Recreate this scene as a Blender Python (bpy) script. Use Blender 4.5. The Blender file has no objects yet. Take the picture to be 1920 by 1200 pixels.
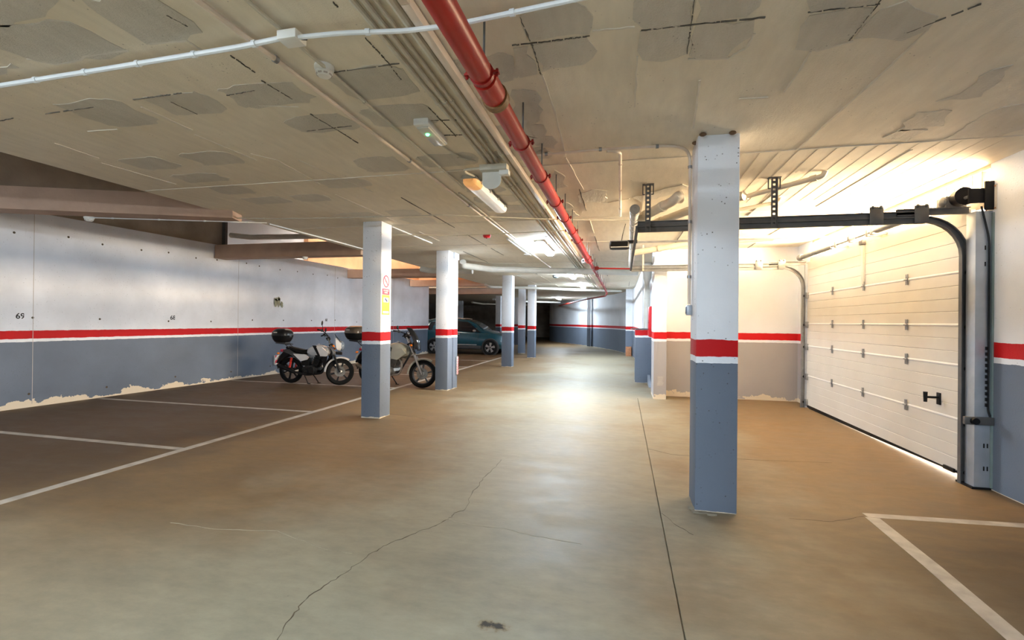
import bpy, bmesh, math, random
from mathutils import Vector, Matrix
random.seed(7)
PI = math.pi
scene = bpy.context.scene
col = scene.collection

# ------------------------------------------------------------------ camera
EYE = Vector((0, 0, 1.5)); FPX = 890.0
_a, _b, _c = math.radians(13.13), math.radians(0.15), math.radians(0.58)
_f = Vector((-math.sin(_a)*math.cos(_b), math.cos(_a)*math.cos(_b), math.sin(_b)))
_r = Vector((math.cos(_a), math.sin(_a), 0)); _u = _r.cross(_f)
CR = _r*math.cos(_c) + _u*math.sin(_c); CU = _u*math.cos(_c) - _r*math.sin(_c); CF = _f
cam = bpy.data.cameras.new('camera'); cam.sensor_width = 36; cam.lens = 36*FPX/1920; cam.clip_end = 200; cam.clip_start = .02
camo = bpy.data.objects.new('camera', cam); col.objects.link(camo)
camo.matrix_world = Matrix(((CR.x, CU.x, -CF.x, EYE.x), (CR.y, CU.y, -CF.y, EYE.y), (CR.z, CU.z, -CF.z, EYE.z), (0, 0, 0, 1)))
scene.camera = camo

# ------------------------------------------------------------------ light
EXPOSURE = 1.5
LAMP = 110.0          # emission of a burning tube lamp
LAMP_COL = (0.76, 0.89, 1.0)
DAY = 580.0          # daylight coming in over the garage door, watts
w = bpy.data.worlds.new('sky'); scene.world = w; w.use_nodes = True
w.node_tree.nodes['Background'].inputs[0].default_value = (1.0, 0.90, 0.76, 1)
w.node_tree.nodes['Background'].inputs[1].default_value = 5.0
ld = bpy.data.lights.new('daylight', 'AREA'); ld.shape = 'RECTANGLE'; ld.size = 4.1; ld.size_y = .5; ld.spread = math.radians(130)
ld.energy = DAY; ld.color = (1.0, 0.76, 0.48)
lo = bpy.data.objects.new('daylight', ld); col.objects.link(lo)
lo.location = (3.52, 7.4, 2.88)
lo.rotation_euler = Matrix(((0, 0, 1), (1, 0, 0), (0, 1, 0))).to_euler()
vs = scene.view_settings
vs.view_transform = 'Standard'; vs.look = 'None'; vs.gamma = 1; vs.use_curve_mapping = False; vs.exposure = EXPOSURE
scene.cycles.use_denoising = True
scene.cycles.max_bounces = 8; scene.cycles.diffuse_bounces = 6; scene.cycles.glossy_bounces = 4
scene.cycles.sample_clamp_indirect = 8

# ------------------------------------------------------------------ helpers
def px(x, y, X=None, Y=None, Z=None):
    """point of the place that lies on the plane X=, Y= or Z= and is seen at a photograph position"""
    d = CR*((x-960)/FPX) + CU*((600-y)/FPX) + CF
    if X is not None: t = X/d.x
    elif Y is not None: t = Y/d.y
    else: t = (Z-EYE.z)/d.z
    return EYE + d*t

WM = {}
def _link(o, parent, world):
    col.objects.link(o)
    if parent is not None:
        o.parent = parent
        o.matrix_local = WM[parent.name].inverted() @ world
    else:
        o.matrix_local = world
    WM[o.name] = world
    return o

def tag(o, label=None, cat=None, group=None, kind=None):
    if label: o['label'] = label
    if cat: o['category'] = cat
    if group: o['group'] = group
    if kind: o['kind'] = kind
    return o

def thing(name, label, cat, loc=(0, 0, 0), rz=0.0, group=None, mat=None):
    o = bpy.data.objects.new(name, None); o.empty_display_size = .1
    _link(o, None, mat if mat is not None else Matrix.Translation(Vector(loc)) @ Matrix.Rotation(rz, 4, 'Z'))
    return tag(o, label, cat, group)

def structure(name, label, loc=(0, 0, 0)):
    o = bpy.data.objects.new(name, None); o.empty_display_size = .1
    _link(o, None, Matrix.Translation(Vector(loc)))
    return tag(o, label, kind='structure')

class B:
    """collects shapes in world space (or in the space of xf) for ONE mesh object"""
    def __init__(s, xf=None):
        s.bm = bmesh.new(); s.xf = xf
    def box(s, x0, x1, y0, y1, z0, z1, m=None, bev=0):
        v = [s.bm.verts.new((x, y, z)) for z in (z0, z1) for y in (y0, y1) for x in (x0, x1)]
        f = [s.bm.faces.new([v[i] for i in q]) for q in ((0, 2, 3, 1), (4, 5, 7, 6), (0, 1, 5, 4), (2, 6, 7, 3), (0, 4, 6, 2), (1, 3, 7, 5))]
        if m is not None: bmesh.ops.transform(s.bm, matrix=m, verts=v)
        if bev:
            e = list({e for q in f for e in q.edges})
            bmesh.ops.bevel(s.bm, geom=e, offset=bev, segments=2, profile=.5, affect='EDGES')
        return s
    def cbox(s, c, size, m=None, bev=0):
        t = Matrix.Translation(Vector(c)) @ (m if m is not None else Matrix.Identity(4))
        return s.box(-size[0]/2, size[0]/2, -size[1]/2, size[1]/2, -size[2]/2, size[2]/2, t, bev)
    def ring_loft(s, rings, cap=True, closed=False):
        vr = [[s.bm.verts.new(p) for p in r] for r in rings]
        n = len(vr[0]); k = len(vr)
        for i in range(k if closed else k-1):
            a, b = vr[i], vr[(i+1) % k]
            for j in range(n):
                try: s.bm.faces.new((a[j], a[(j+1) % n], b[(j+1) % n], b[j]))
                except ValueError: pass
        if cap and not closed:
            s.bm.faces.new(list(reversed(vr[0]))); s.bm.faces.new(vr[-1])
        return s
    def tube(s, pts, r, n=8, cap=True, sect=None):
        pts = [Vector(p) for p in pts]
        rad = r if isinstance(r, (list, tuple)) else [r]*len(pts)
        rings = []; up = None
        for i, p in enumerate(pts):
            t = (pts[min(i+1, len(pts)-1)] - pts[max(i-1, 0)]).normalized()
            if up is None:
                up = Vector((0, 0, 1)) if abs(t.z) < .9 else Vector((1, 0, 0))
            sx = t.cross(up)
            if sx.length < 1e-5: sx = t.cross(Vector((0, 1, 0)))
            sx.normalize(); up = sx.cross(t).normalized()
            if sect: rings.append([p + sx*a + up*b for a, b in sect])
            else: rings.append([p + (sx*math.cos(2*PI*k/n) + up*math.sin(2*PI*k/n))*rad[i] for k in range(n)])
        return s.ring_loft(rings, cap)
    def lathe(s, prof, c=(0, 0, 0), axis='Z', n=20, closed=False, a0=0.0, a1=2*PI):
        """prof: (radius, height) pairs; closed: the profile is a closed loop (ring shapes)"""
        c = Vector(c); full = abs(a1-a0-2*PI) < 1e-6
        steps = n if full else n+1
        def pt(r, h, a):
            u, v = r*math.cos(a), r*math.sin(a)
            return c + Vector({'Z': (u, v, h), 'Y': (u, h, v), 'X': (h, u, v)}[axis])
        cols = [[s.bm.verts.new(pt(r, h, a0 + (a1-a0)*k/n)) for r, h in prof] for k in range(steps)]
        m = len(prof)
        for k in range(n):
            a, b = cols[k], cols[(k+1) % steps]
            for j in range(m if closed else m-1):
                q = (a[j], b[j], b[(j+1) % m], a[(j+1) % m])
                try: s.bm.faces.new(q)
                except ValueError: pass
        if not full and closed:
            s.bm.faces.new(cols[0]); s.bm.faces.new(list(reversed(cols[-1])))
        return s
    def prism(s, poly, h0, h1, axis='Z'):
        def pt(a, b, h): return {'Z': (a, b, h), 'Y': (a, h, b), 'X': (h, a, b)}[axis]
        lo = [s.bm.verts.new(pt(a, b, h0)) for a, b in poly]; hi = [s.bm.verts.new(pt(a, b, h1)) for a, b in poly]
        n = len(poly)
        s.bm.faces.new(list(reversed(lo))); s.bm.faces.new(hi)
        for i in range(n): s.bm.faces.new((lo[i], lo[(i+1) % n], hi[(i+1) % n], hi[i]))
        return s
    def ball(s, c, r, n=12, sc=(1, 1, 1)):
        m = Matrix.Translation(Vector(c)) @ Matrix.Diagonal((r*sc[0], r*sc[1], r*sc[2], 1))
        bmesh.ops.create_uvsphere(s.bm, u_segments=n, v_segments=max(6, n//2), radius=1, matrix=m)
        return s
    def move(s, m):
        bmesh.ops.transform(s.bm, matrix=m, verts=s.bm.verts); return s
    def obj(s, name, mat, parent=None, origin=None, angle=35, subsurf=0):
        """link as one mesh object; origin = world place of a top-level object's origin"""
        bm = s.bm
        if s.xf is not None: bmesh.ops.transform(bm, matrix=s.xf, verts=bm.verts)
        world = WM[parent.name] if parent is not None else Matrix.Translation(Vector(origin or (0, 0, 0)))
        bmesh.ops.transform(bm, matrix=world.inverted(), verts=bm.verts)
        bmesh.ops.recalc_face_normals(bm, faces=bm.faces)
        me = bpy.data.meshes.new(name); bm.to_mesh(me); bm.free()
        me.polygons.foreach_set('use_smooth', [True]*len(me.polygons))
        if angle is not None: me.set_sharp_from_angle(angle=math.radians(angle))
        me.materials.append(mat)
        o = bpy.data.objects.new(name, me)
        _link(o, parent, world)
        if subsurf:
            md = o.modifiers.new('smooth', 'SUBSURF'); md.levels = subsurf; md.render_levels = subsurf
        return o

def arc(c, r, a0, a1, n, f):
    return [f(c[0]+r*math.cos(a0+(a1-a0)*k/n), c[1]+r*math.sin(a0+(a1-a0)*k/n)) for k in range(n+1)]

def bend(pts, r, n=5):
    """round the inner corners of a polyline"""
    pts = [Vector(p) for p in pts]; out = [pts[0]]
    for i in range(1, len(pts)-1):
        a = (pts[i-1]-pts[i]); b = (pts[i+1]-pts[i]); q = min(r, a.length*.49, b.length*.49)
        p0 = pts[i] + a.normalized()*q; p1 = pts[i] + b.normalized()*q
        for k in range(n+1):
            t = k/n; out.append(p0*(1-t)**2 + pts[i]*2*t*(1-t) + p1*t*t)
    out.append(pts[-1]); return out

# ------------------------------------------------------------------ materials
MATS = {}
def nd(nt, kind, **kw):
    n = nt.nodes.new(kind)
    for k, v in kw.items(): setattr(n, k, v)
    return n
def newmat(name):
    m = bpy.data.materials.new(name); m.use_nodes = True; nt = m.node_tree
    bs = nt.nodes['Principled BSDF']; MATS[name] = m
    return m, nt, bs, nt.links.new
def mat(name, c, rough=.5, metal=0, var=.12, scale=8, bump=0, emit=None, estr=0, spec=.5, coat=0, trans=0, alpha=1):
    if name in MATS: return MATS[name]
    m, nt, bs, L = newmat(name)
    bs.inputs['Roughness'].default_value = rough; bs.inputs['Metallic'].default_value = metal
    bs.inputs['Specular IOR Level'].default_value = spec
    if coat: bs.inputs['Coat Weight'].default_value = coat; bs.inputs['Coat Roughness'].default_value = .08
    if trans: bs.inputs['Transmission Weight'].default_value = trans
    if alpha < 1: bs.inputs['Alpha'].default_value = alpha
    if emit:
        bs.inputs['Emission Color'].default_value = (*emit, 1); bs.inputs['Emission Strength'].default_value = estr
    tc = nd(nt, 'ShaderNodeTexCoord'); no = nd(nt, 'ShaderNodeTexNoise')
    no.inputs['Scale'].default_value = scale; no.inputs['Detail'].default_value = 5
    L(tc.outputs['Object'], no.inputs['Vector'])
    mr = nd(nt, 'ShaderNodeMapRange'); mr.inputs[1].default_value = .3; mr.inputs[2].default_value = .7
    mr.inputs[3].default_value = 1-var; mr.inputs[4].default_value = 1+var*.5
    L(no.outputs['Fac'], mr.inputs[0])
    mx = nd(nt, 'ShaderNodeMix', data_type='RGBA', blend_type='MULTIPLY'); mx.inputs[0].default_value = 1
    mx.inputs[6].default_value = (*c, 1); L(mr.outputs[0], mx.inputs[7]); L(mx.outputs[2], bs.inputs['Base Color'])
    if bump:
        bp = nd(nt, 'ShaderNodeBump'); bp.inputs['Strength'].default_value = bump; bp.inputs['Distance'].default_value = .02
        n2 = nd(nt, 'ShaderNodeTexNoise'); n2.inputs['Scale'].default_value = scale*9; n2.inputs['Detail'].default_value = 6
        L(tc.outputs['Object'], n2.inputs['Vector']); L(n2.outputs['Fac'], bp.inputs['Height']); L(bp.outputs[0], bs.inputs['Normal'])
    return m

def noise(nt, vec, scale, detail=4, rough=.55):
    n = nd(nt, 'ShaderNodeTexNoise'); n.inputs['Scale'].default_value = scale; n.inputs['Detail'].default_value = detail
    n.inputs['Roughness'].default_value = rough; nt.links.new(vec, n.inputs['Vector']); return n.outputs['Fac']
def mth(nt, op, a, b=0.0, c=None):
    n = nd(nt, 'ShaderNodeMath', operation=op)
    for i, v in enumerate((a, b, c)):
        if v is None: continue
        if isinstance(v, (int, float)): n.inputs[i].default_value = v
        else: nt.links.new(v, n.inputs[i])
    return n.outputs[0]
def ramp(nt, v, a, b, lo=0.0, hi=1.0):
    n = nd(nt, 'ShaderNodeMapRange'); n.inputs[1].default_value = a; n.inputs[2].default_value = b
    n.inputs[3].default_value = lo; n.inputs[4].default_value = hi; nt.links.new(v, n.inputs[0]); return n.outputs[0]
def mixc(nt, f, a, b, mode='MIX'):
    n = nd(nt, 'ShaderNodeMix', data_type='RGBA', blend_type=mode)
    for i, v in ((0, f), (6, a), (7, b)):
        if isinstance(v, (int, float)): n.inputs[i].default_value = v
        elif isinstance(v, tuple): n.inputs[i].default_value = (*v, 1)
        else: nt.links.new(v, n.inputs[i])
    return n.outputs[2]

WHITE = (.80, .83, .89)
def paint_wall(name, pits=.5, peel=.1, foot=.008, base=0.0, white=WHITE, grey=(.145, .178, .235), stain=.12):
    """white paint over a red stripe over a white line over blue-grey, banded by the object's own height"""
    m, nt, bs, L = newmat(name)
    tc = nd(nt, 'ShaderNodeTexCoord'); v = tc.outputs['Object']
    sp = nd(nt, 'ShaderNodeSeparateXYZ'); L(v, sp.inputs[0])
    n1 = noise(nt, v, 9, 3); nbig = noise(nt, v, 1.1, 5); nf = noise(nt, v, 60, 3)
    z = mth(nt, 'ADD', sp.outputs[2], ramp(nt, n1, .3, .7, -.004, .004))
    c = mixc(nt, mth(nt, 'GREATER_THAN', z, 1.13), grey, white)
    red = mth(nt, 'MULTIPLY', mth(nt, 'GREATER_THAN', z, 1.18), mth(nt, 'LESS_THAN', z, 1.315))
    c = mixc(nt, red, c, (.52, .005, .008))
    c = mixc(nt, 1.0, c, ramp(nt, nbig, .25, .75, 1-stain, 1+stain*.4), 'MULTIPLY')
    # chipped paint along the foot
    npl = noise(nt, v, 2.6, 6, .65)
    lim = mth(nt, 'MULTIPLY', ramp(nt, npl, .42, .72), peel*2.2)
    c = mixc(nt, mth(nt, 'LESS_THAN', z, mth(nt, 'ADD', mth(nt, 'MULTIPLY', lim, 1.0), ramp(nt, n1, .3, .7, base+foot*.3, base+foot*1.7))), c, (.66, .58, .46))
    # small dark pits
    vo = nd(nt, 'ShaderNodeTexVoronoi'); vo.inputs['Scale'].default_value = 26; L(v, vo.inputs['Vector'])
    pit = mth(nt, 'MULTIPLY', ramp(nt, vo.outputs['Distance'], .17, .10), ramp(nt, noise(nt, v, 5, 4), .47, .55))
    c = mixc(nt, mth(nt, 'MULTIPLY', pit, pits), c, (.06, .06, .06))
    L(c, bs.inputs['Base Color']); bs.inputs['Roughness'].default_value = .6; bs.inputs['Specular IOR Level'].default_value = .25
    bp = nd(nt, 'ShaderNodeBump'); bp.inputs['Strength'].default_value = .25; bp.inputs['Distance'].default_value = .01
    L(mth(nt, 'ADD', nf, mth(nt, 'MULTIPLY', nbig, 2)), bp.inputs['Height']); L(bp.outputs[0], bs.inputs['Normal'])
    return m
M_WALL = paint_wall('painted_wall', pits=.25, peel=.008)
M_WALL_L = paint_wall('painted_concrete_wall', pits=.35, peel=.075, foot=.026, base=.05, stain=.2)
M_COL = paint_wall('painted_column', pits=.8, peel=.012)
M_COL_BIG = paint_wall('painted_column_front', pits=.8, peel=.005, foot=.004, base=-.055)
M_WALL_R = paint_wall('painted_wall_right', pits=.25, peel=.004, foot=.004, base=-.035)
M_JAMB = paint_wall('painted_plaster_daylit', pits=.1, peel=.10, stain=.08, grey=(.36, .345, .355))  # grey band lightened and warmed: daylight on the door bay put into the colour

def floor_mat():
    m, nt, bs, L = newmat('polished_concrete')
    tc = nd(nt, 'ShaderNodeTexCoord'); v = tc.outputs['Object']
    sp = nd(nt, 'ShaderNodeSeparateXYZ'); L(v, sp.inputs[0])
    mp = nd(nt, 'ShaderNodeMapping'); mp.inputs['Scale'].default_value = (.5, 1, 1); L(v, mp.inputs[0]); vs_ = mp.outputs[0]
    nb = noise(nt, v, .55, 5, .6); nm = noise(nt, vs_, 2.6, 7, .68); ns = noise(nt, vs_, 11, 6, .7); nf = noise(nt, v, 70, 3)
    lane = ramp(nt, mth(nt, 'ADD', mth(nt, 'ABSOLUTE', mth(nt, 'ADD', sp.outputs[0], .75)), ramp(nt, nb, .3, .7, -1.1, 1.1)), 2.3, .8)   # cleaner where the cars drive
    apron = mth(nt, 'MULTIPLY', ramp(nt, mth(nt, 'ADD', sp.outputs[1], ramp(nt, nb, .3, .7, -.6, .6)), 3.4, 2.2), mth(nt, 'MULTIPLY', ramp(nt, sp.outputs[0], 1.2, .4), ramp(nt, sp.outputs[0], -3.6, -1.2, .35, 1.0)))
    c = mixc(nt, mth(nt, 'MAXIMUM', mth(nt, 'MULTIPLY', lane, .75), apron), (.172, .112, .055), (.262, .243, .18))
    rbay = mth(nt, 'MULTIPLY', ramp(nt, mth(nt, 'ADD', sp.outputs[0], ramp(nt, nb, .3, .7, -.4, .4)), .9, 1.9), ramp(nt, mth(nt, 'ADD', sp.outputs[1], ramp(nt, nm, .3, .7, -.4, .4)), 4.5, 3.6))
    c = mixc(nt, mth(nt, 'MULTIPLY', rbay, .75), c, (.08, .052, .026))
    bay = ramp(nt, mth(nt, 'ADD', sp.outputs[0], ramp(nt, nm, .3, .7, -.3, .3)), -4.3, -5.3)
    c = mixc(nt, mth(nt, 'MULTIPLY', bay, .8), c, (.074, .043, .019))
    c = mixc(nt, 1.0, c, ramp(nt, nm, .28, .72, .80, 1.14), 'MULTIPLY')
    c = mixc(nt, 1.0, c, ramp(nt, ns, .3, .7, .86, 1.10), 'MULTIPLY')
    # dark specks
    vo = nd(nt, 'ShaderNodeTexVoronoi'); vo.inputs['Scale'].default_value = 7; L(v, vo.inputs['Vector'])
    sp_ = mth(nt, 'MULTIPLY', ramp(nt, vo.outputs['Distance'], .035, .02), ramp(nt, noise(nt, v, 3), .55, .62))
    c = mixc(nt, mth(nt, 'MULTIPLY', sp_, .5), c, (.07, .06, .04))
    # oil spot
    O = px(924, 1172, Z=0)
    dx = mth(nt, 'MULTIPLY', mth(nt, 'SUBTRACT', sp.outputs[0], O.x), .55); dy = mth(nt, 'SUBTRACT', sp.outputs[1], O.y)
    dd = mth(nt, 'SQRT', mth(nt, 'ADD', mth(nt, 'MULTIPLY', dx, dx), mth(nt, 'MULTIPLY', dy, dy)))
    dd = mth(nt, 'ADD', dd, ramp(nt, noise(nt, v, 22, 4), .3, .7, -.02, .02))
    c = mixc(nt, mth(nt, 'MULTIPLY', ramp(nt, dd, .05, .025), .6), c, (.16, .09, .02))
    c = mixc(nt, mth(nt, 'MULTIPLY', ramp(nt, dd, .033, .018), .95), c, (.015, .012, .008))
    L(c, bs.inputs['Base Color'])
    L(ramp(nt, nm, .3, .7, .46, .62), bs.inputs['Roughness']); bs.inputs['Specular IOR Level'].default_value = .27
    bp = nd(nt, 'ShaderNodeBump'); bp.inputs['Strength'].default_value = .12; bp.inputs['Distance'].default_value = .01
    L(mth(nt, 'ADD', mth(nt, 'MULTIPLY', nf, .3), ns), bp.inputs['Height']); L(bp.outputs[0], bs.inputs['Normal'])
    return m
M_FLOOR = floor_mat()
def ceil_mat(name, c0, c1, rough_bump):
    m, nt, bs, L = newmat(name)
    tc = nd(nt, 'ShaderNodeTexCoord'); v = tc.outputs['Object']
    mp = nd(nt, 'ShaderNodeMapping'); mp.inputs['Scale'].default_value = (1, .22, 1); L(v, mp.inputs[0])
    nb = noise(nt, v, .8, 6, .62); ns = noise(nt, mp.outputs[0], 14, 5); nf = noise(nt, v, 85, 4, .7)
    c = mixc(nt, ramp(nt, nb, .35, .65), c0, c1)
    c = mixc(nt, 1.0, c, ramp(nt, ns, .3, .7, .93, 1.04), 'MULTIPLY')
    vo = nd(nt, 'ShaderNodeTexVoronoi'); vo.inputs['Scale'].default_value = 30; L(v, vo.inputs['Vector'])
    pit = mth(nt, 'MULTIPLY', ramp(nt, vo.outputs['Distance'], .16, .10), ramp(nt, noise(nt, v, 4, 4), .55, .62))
    c = mixc(nt, mth(nt, 'MULTIPLY', pit, .55), c, (.07, .06, .05))
    L(c, bs.inputs['Base Color']); bs.inputs['Roughness'].default_value = .8
    bp = nd(nt, 'ShaderNodeBump'); bp.inputs['Strength'].default_value = rough_bump; bp.inputs['Distance'].default_value = .012
    L(mth(nt, 'ADD', nf, mth(nt, 'ADD', ns, mth(nt, 'MULTIPLY', nb, 3))), bp.inputs['Height']); L(bp.outputs[0], bs.inputs['Normal'])
    return m
M_CEIL = ceil_mat('ceiling_plaster', (.80, .745, .625), (.73, .665, .54), .3)
M_BLOCK = ceil_mat('bare_ceiling_block', (.68, .645, .565), (.60, .565, .48), .9)
M_BEAM = mat('beam_paint', (.50, .35, .265), .8, var=.14, scale=3, bump=.2)
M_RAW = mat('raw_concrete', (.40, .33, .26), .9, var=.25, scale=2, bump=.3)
M_TERRA = mat('terracotta_render', (.72, .38, .20), .85, var=.12, scale=2, bump=.2)
M_LINE = mat('road_paint', (.40, .355, .30), .55, var=.3, scale=7)
M_CRACK = mat('crack_dark', (.085, .062, .036), .9, var=.5, scale=20)
M_CDARK = mat('joint_gap', (.13, .12, .10), .95, var=.6, scale=18)
M_CEDGE = mat('plaster_burr', (.68, .64, .56), .8, var=.1)
M_RED = mat('fire_red_pipe', (.36, .014, .007), .38, var=.12, scale=5, spec=.4)
M_RED2 = mat('fire_red_clamp', (.28, .008, .006), .4)
M_REDBOX = mat('cabinet_red', (.50, .008, .015), .35)
M_BRASS = mat('worn_yellow_paint', (.20, .10, .025), .5, var=.4, scale=40)
M_STEEL = mat('zinc_steel', (.30, .31, .32), .42, .7, var=.2, scale=12)
M_DSTEEL = mat('dark_steel', (.115, .115, .115), .5, .35, var=.2, scale=9)
M_GALV = mat('galvanised_plate', (.42, .46, .52), .42, .45, var=.15, scale=6)
M_COND = mat('painted_conduit', (.58, .55, .46), .6, var=.1, scale=14)
M_CONDW = mat('white_conduit', (.70, .74, .76), .4, var=.06)
M_CONDP = mat('cream_trunking', (.72, .62, .52), .5, var=.08)
M_PVC = mat('grey_white_pvc', (.66, .66, .62), .42, var=.1, scale=5)
M_PVC2 = mat('cream_pvc', (.62, .56, .46), .45, var=.12, scale=5)
M_PLW = mat('white_plastic', (.76, .77, .74), .4, var=.04)
M_LAMPB = mat('lamp_body', (.42, .42, .38), .5, var=.1)
M_LENS_OFF = mat('lamp_lens_unlit', (.82, .81, .77), .25, var=.06, emit=(1, .93, .84), estr=.10)
M_LENS_END = mat('lamp_electrode_glow', (.85, .50, .22), .3, emit=(1, .42, .12), estr=.14)
M_LENS_ON = mat('lamp_lens_lit', (.9, .9, .9), .3, var=.02, emit=LAMP_COL, estr=LAMP)
M_LENS_BOOST = mat('lamp_lens_lit_boosted', (.9, .9, .9), .3, var=.02, emit=LAMP_COL, estr=LAMP*1.6)  # emission raised for the unseen rear lamps, as added fill light
M_BLACK = mat('black_plastic', (.006, .006, .007), .5, var=.2, spec=.22)
M_RUBBER = mat('tyre_rubber', (.006, .006, .006), .85, var=.2, scale=20, spec=.2)
M_CHROME = mat('chrome', (.62, .62, .62), .16, 1, var=.05)
M_DOOR = mat('door_panel_white', (.60, .575, .53), .42, var=.05, scale=2.5)
M_DJOINT = mat('door_joint_white', (.68, .67, .66), .35, var=.04)
M_GREEN = mat('green_led', (.02, .5, .1), .3, emit=(.05, 1, .25), estr=6)
M_YEL = mat('sign_yellow', (.86, .60, .02), .45, var=.03)
M_SRED = mat('sign_red', (.55, .03, .06), .45, var=.04)
M_SWHITE = mat('sign_white', (.78, .76, .74), .5, var=.03)
M_SBLUE = mat('sign_ink_blue', (.05, .07, .2), .5)
M_SGREY = mat('print_grey', (.48, .45, .43), .6)
M_INK = mat('stencil_black', (.02, .02, .022), .7)
M_GRILLE = mat('grille_cream', (.46, .36, .26), .5, var=.05)
M_BAR = mat('grille_bar_brown', (.17, .105, .06), .6, var=.2)  # brown darkened so the bars read dark against the daylight
M_DRIVE = mat('driveway_concrete', (.60, .54, .45), .8, var=.2, scale=1.5)
M_BRICKO = mat('bare_brick_orange', (.45, .20, .10), .9, var=.3, scale=20)

# ================================================================== the setting
CZ = 3.0                                            # ceiling height
SLAB = -5.55                                        # edge of the slab over the light well
def lwx(y): return -9.55 + .062*(y-5.46)            # inner face of the long left wall
# floor with the sawn joint that runs along the aisle
b = B()
b.prism([(-16.5, -.3), (6, -.3), (6, 0), (.307, 0), (.307, -.012), (.298, -.012), (.298, 0), (-16.5, 0)], -12.3, 9.73, 'Y')
b.box(-16.5, 3.7, 9.73, 46, -.3, 0)
floor = tag(b.obj('floor', M_FLOOR), 'worn polished concrete garage floor with white bay lines and cracks', kind='structure')

def strip(pts, wd, z0, z1, name, m, parent, jit=0):
    """flat ribbon along a polyline on a horizontal surface"""
    pts = [Vector((p[0], p[1], 0)) for p in pts]; L_, R_ = [], []
    for i, p in enumerate(pts):
        t = (pts[min(i+1, len(pts)-1)] - pts[max(i-1, 0)]).normalized(); n = Vector((-t.y, t.x, 0))
        ww = wd/2*(1+random.uniform(-jit, jit)); L_.append(p+n*ww); R_.append(p-n*ww)
    bb = B()
    rings = [[(l.x, l.y, z0), (r.x, r.y, z0), (r.x, r.y, z1), (l.x, l.y, z1)] for l, r in zip(L_, R_)]
    bb.ring_loft(rings); return bb.obj(name, m, parent)
def wob(p, q, n, a):
    p, q = Vector(p), Vector(q); d = (q-p); nrm = Vector((-d.y, d.x, 0)).normalized()
    return [p + d*(k/n) + nrm*(random.uniform(-a, a) if 0 < k < n else 0) for k in range(n+1)]

LX = -4.86
for p, q in (((LX, -3), (LX, 20.8)), ((lwx(2.1)+.1, 2.1), (LX-.06, 2.1)), ((lwx(4.47)+.1, 4.5), (LX-.06, 4.44)), ((lwx(6.8)+.1, 6.80), (LX-.06, 6.76)),
             ((lwx(9.65)+.1, 9.65), (LX-.06, 9.66)), ((lwx(12.1)+.1, 12.1), (LX-.06, 12.1)), ((lwx(14.7)+.1, 14.7), (LX-.06, 14.7)), ((lwx(17.2)+.1, 17.2), (LX-.06, 17.2))):
    strip([Vector((*p, 0)).lerp(Vector((*q, 0)), k/6) for k in range(7)], .105 if p[0] == LX else .085, -.001, .0018, 'parking_line', M_LINE, floor)
a0, a1, a2 = px(1622, 966, Z=0), px(1925, 986, Z=0), px(1925, 1215, Z=0)
strip([a0, a0.lerp(a1, .5), a1, a1 + (a1-a0)*.25], .085, -.001, .0018, 'parking_line', M_LINE, floor)
strip([a0 + Vector((.03, -.045, 0)), a0.lerp(a2, .5) + Vector((.03, -.02, 0)), a2, a2 + (a2-a0)*1.6], .10, -.001, .0022, 'parking_line', M_LINE, floor)
M_FILL = mat('crack_filler_pale', (.27, .24, .175), .8, var=.3, scale=9)
def crack(pix, wd, amp, n=5, m=None):
    pts = []
    for (u, v), (u2, v2) in zip(pix[:-1], pix[1:]):
        seg = wob(px(u, v, Z=0), px(u2, v2, Z=0), n, amp); pts += seg if not pts else seg[1:]
    strip(pts, wd, -.001, .0012, 'crack', m or M_CRACK, floor, .8)
crack([(517, 1205), (545, 1160), (565, 1132), (608, 1098), (640, 1078), (665, 1060), (700, 1035), (725, 1022), (770, 1003), (810, 988), (836, 975)], .0045, .011)
crack([(836, 975), (850, 965), (872, 955), (885, 925), (905, 900), (920, 885), (940, 862)], .003, .016)
crack([(836, 975), (880, 984), (940, 990), (1000, 1005), (1090, 1020)], .006, .008, m=M_FILL)
crack([(320, 980), (400, 992), (520, 995), (610, 1030), (660, 1038)], .006, .008, m=M_FILL)
crack([(1240, 962), (1268, 985), (1300, 1003)], .003, .006)
crack([(1620, 968), (1560, 978), (1480, 972)], .003, .006)
crack([(730, 776), (780, 782), (805, 788)], .003, .008)
crack([(1216, 842), (1260, 852), (1330, 858), (1450, 864), (1560, 868)], .003, .008)

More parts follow.
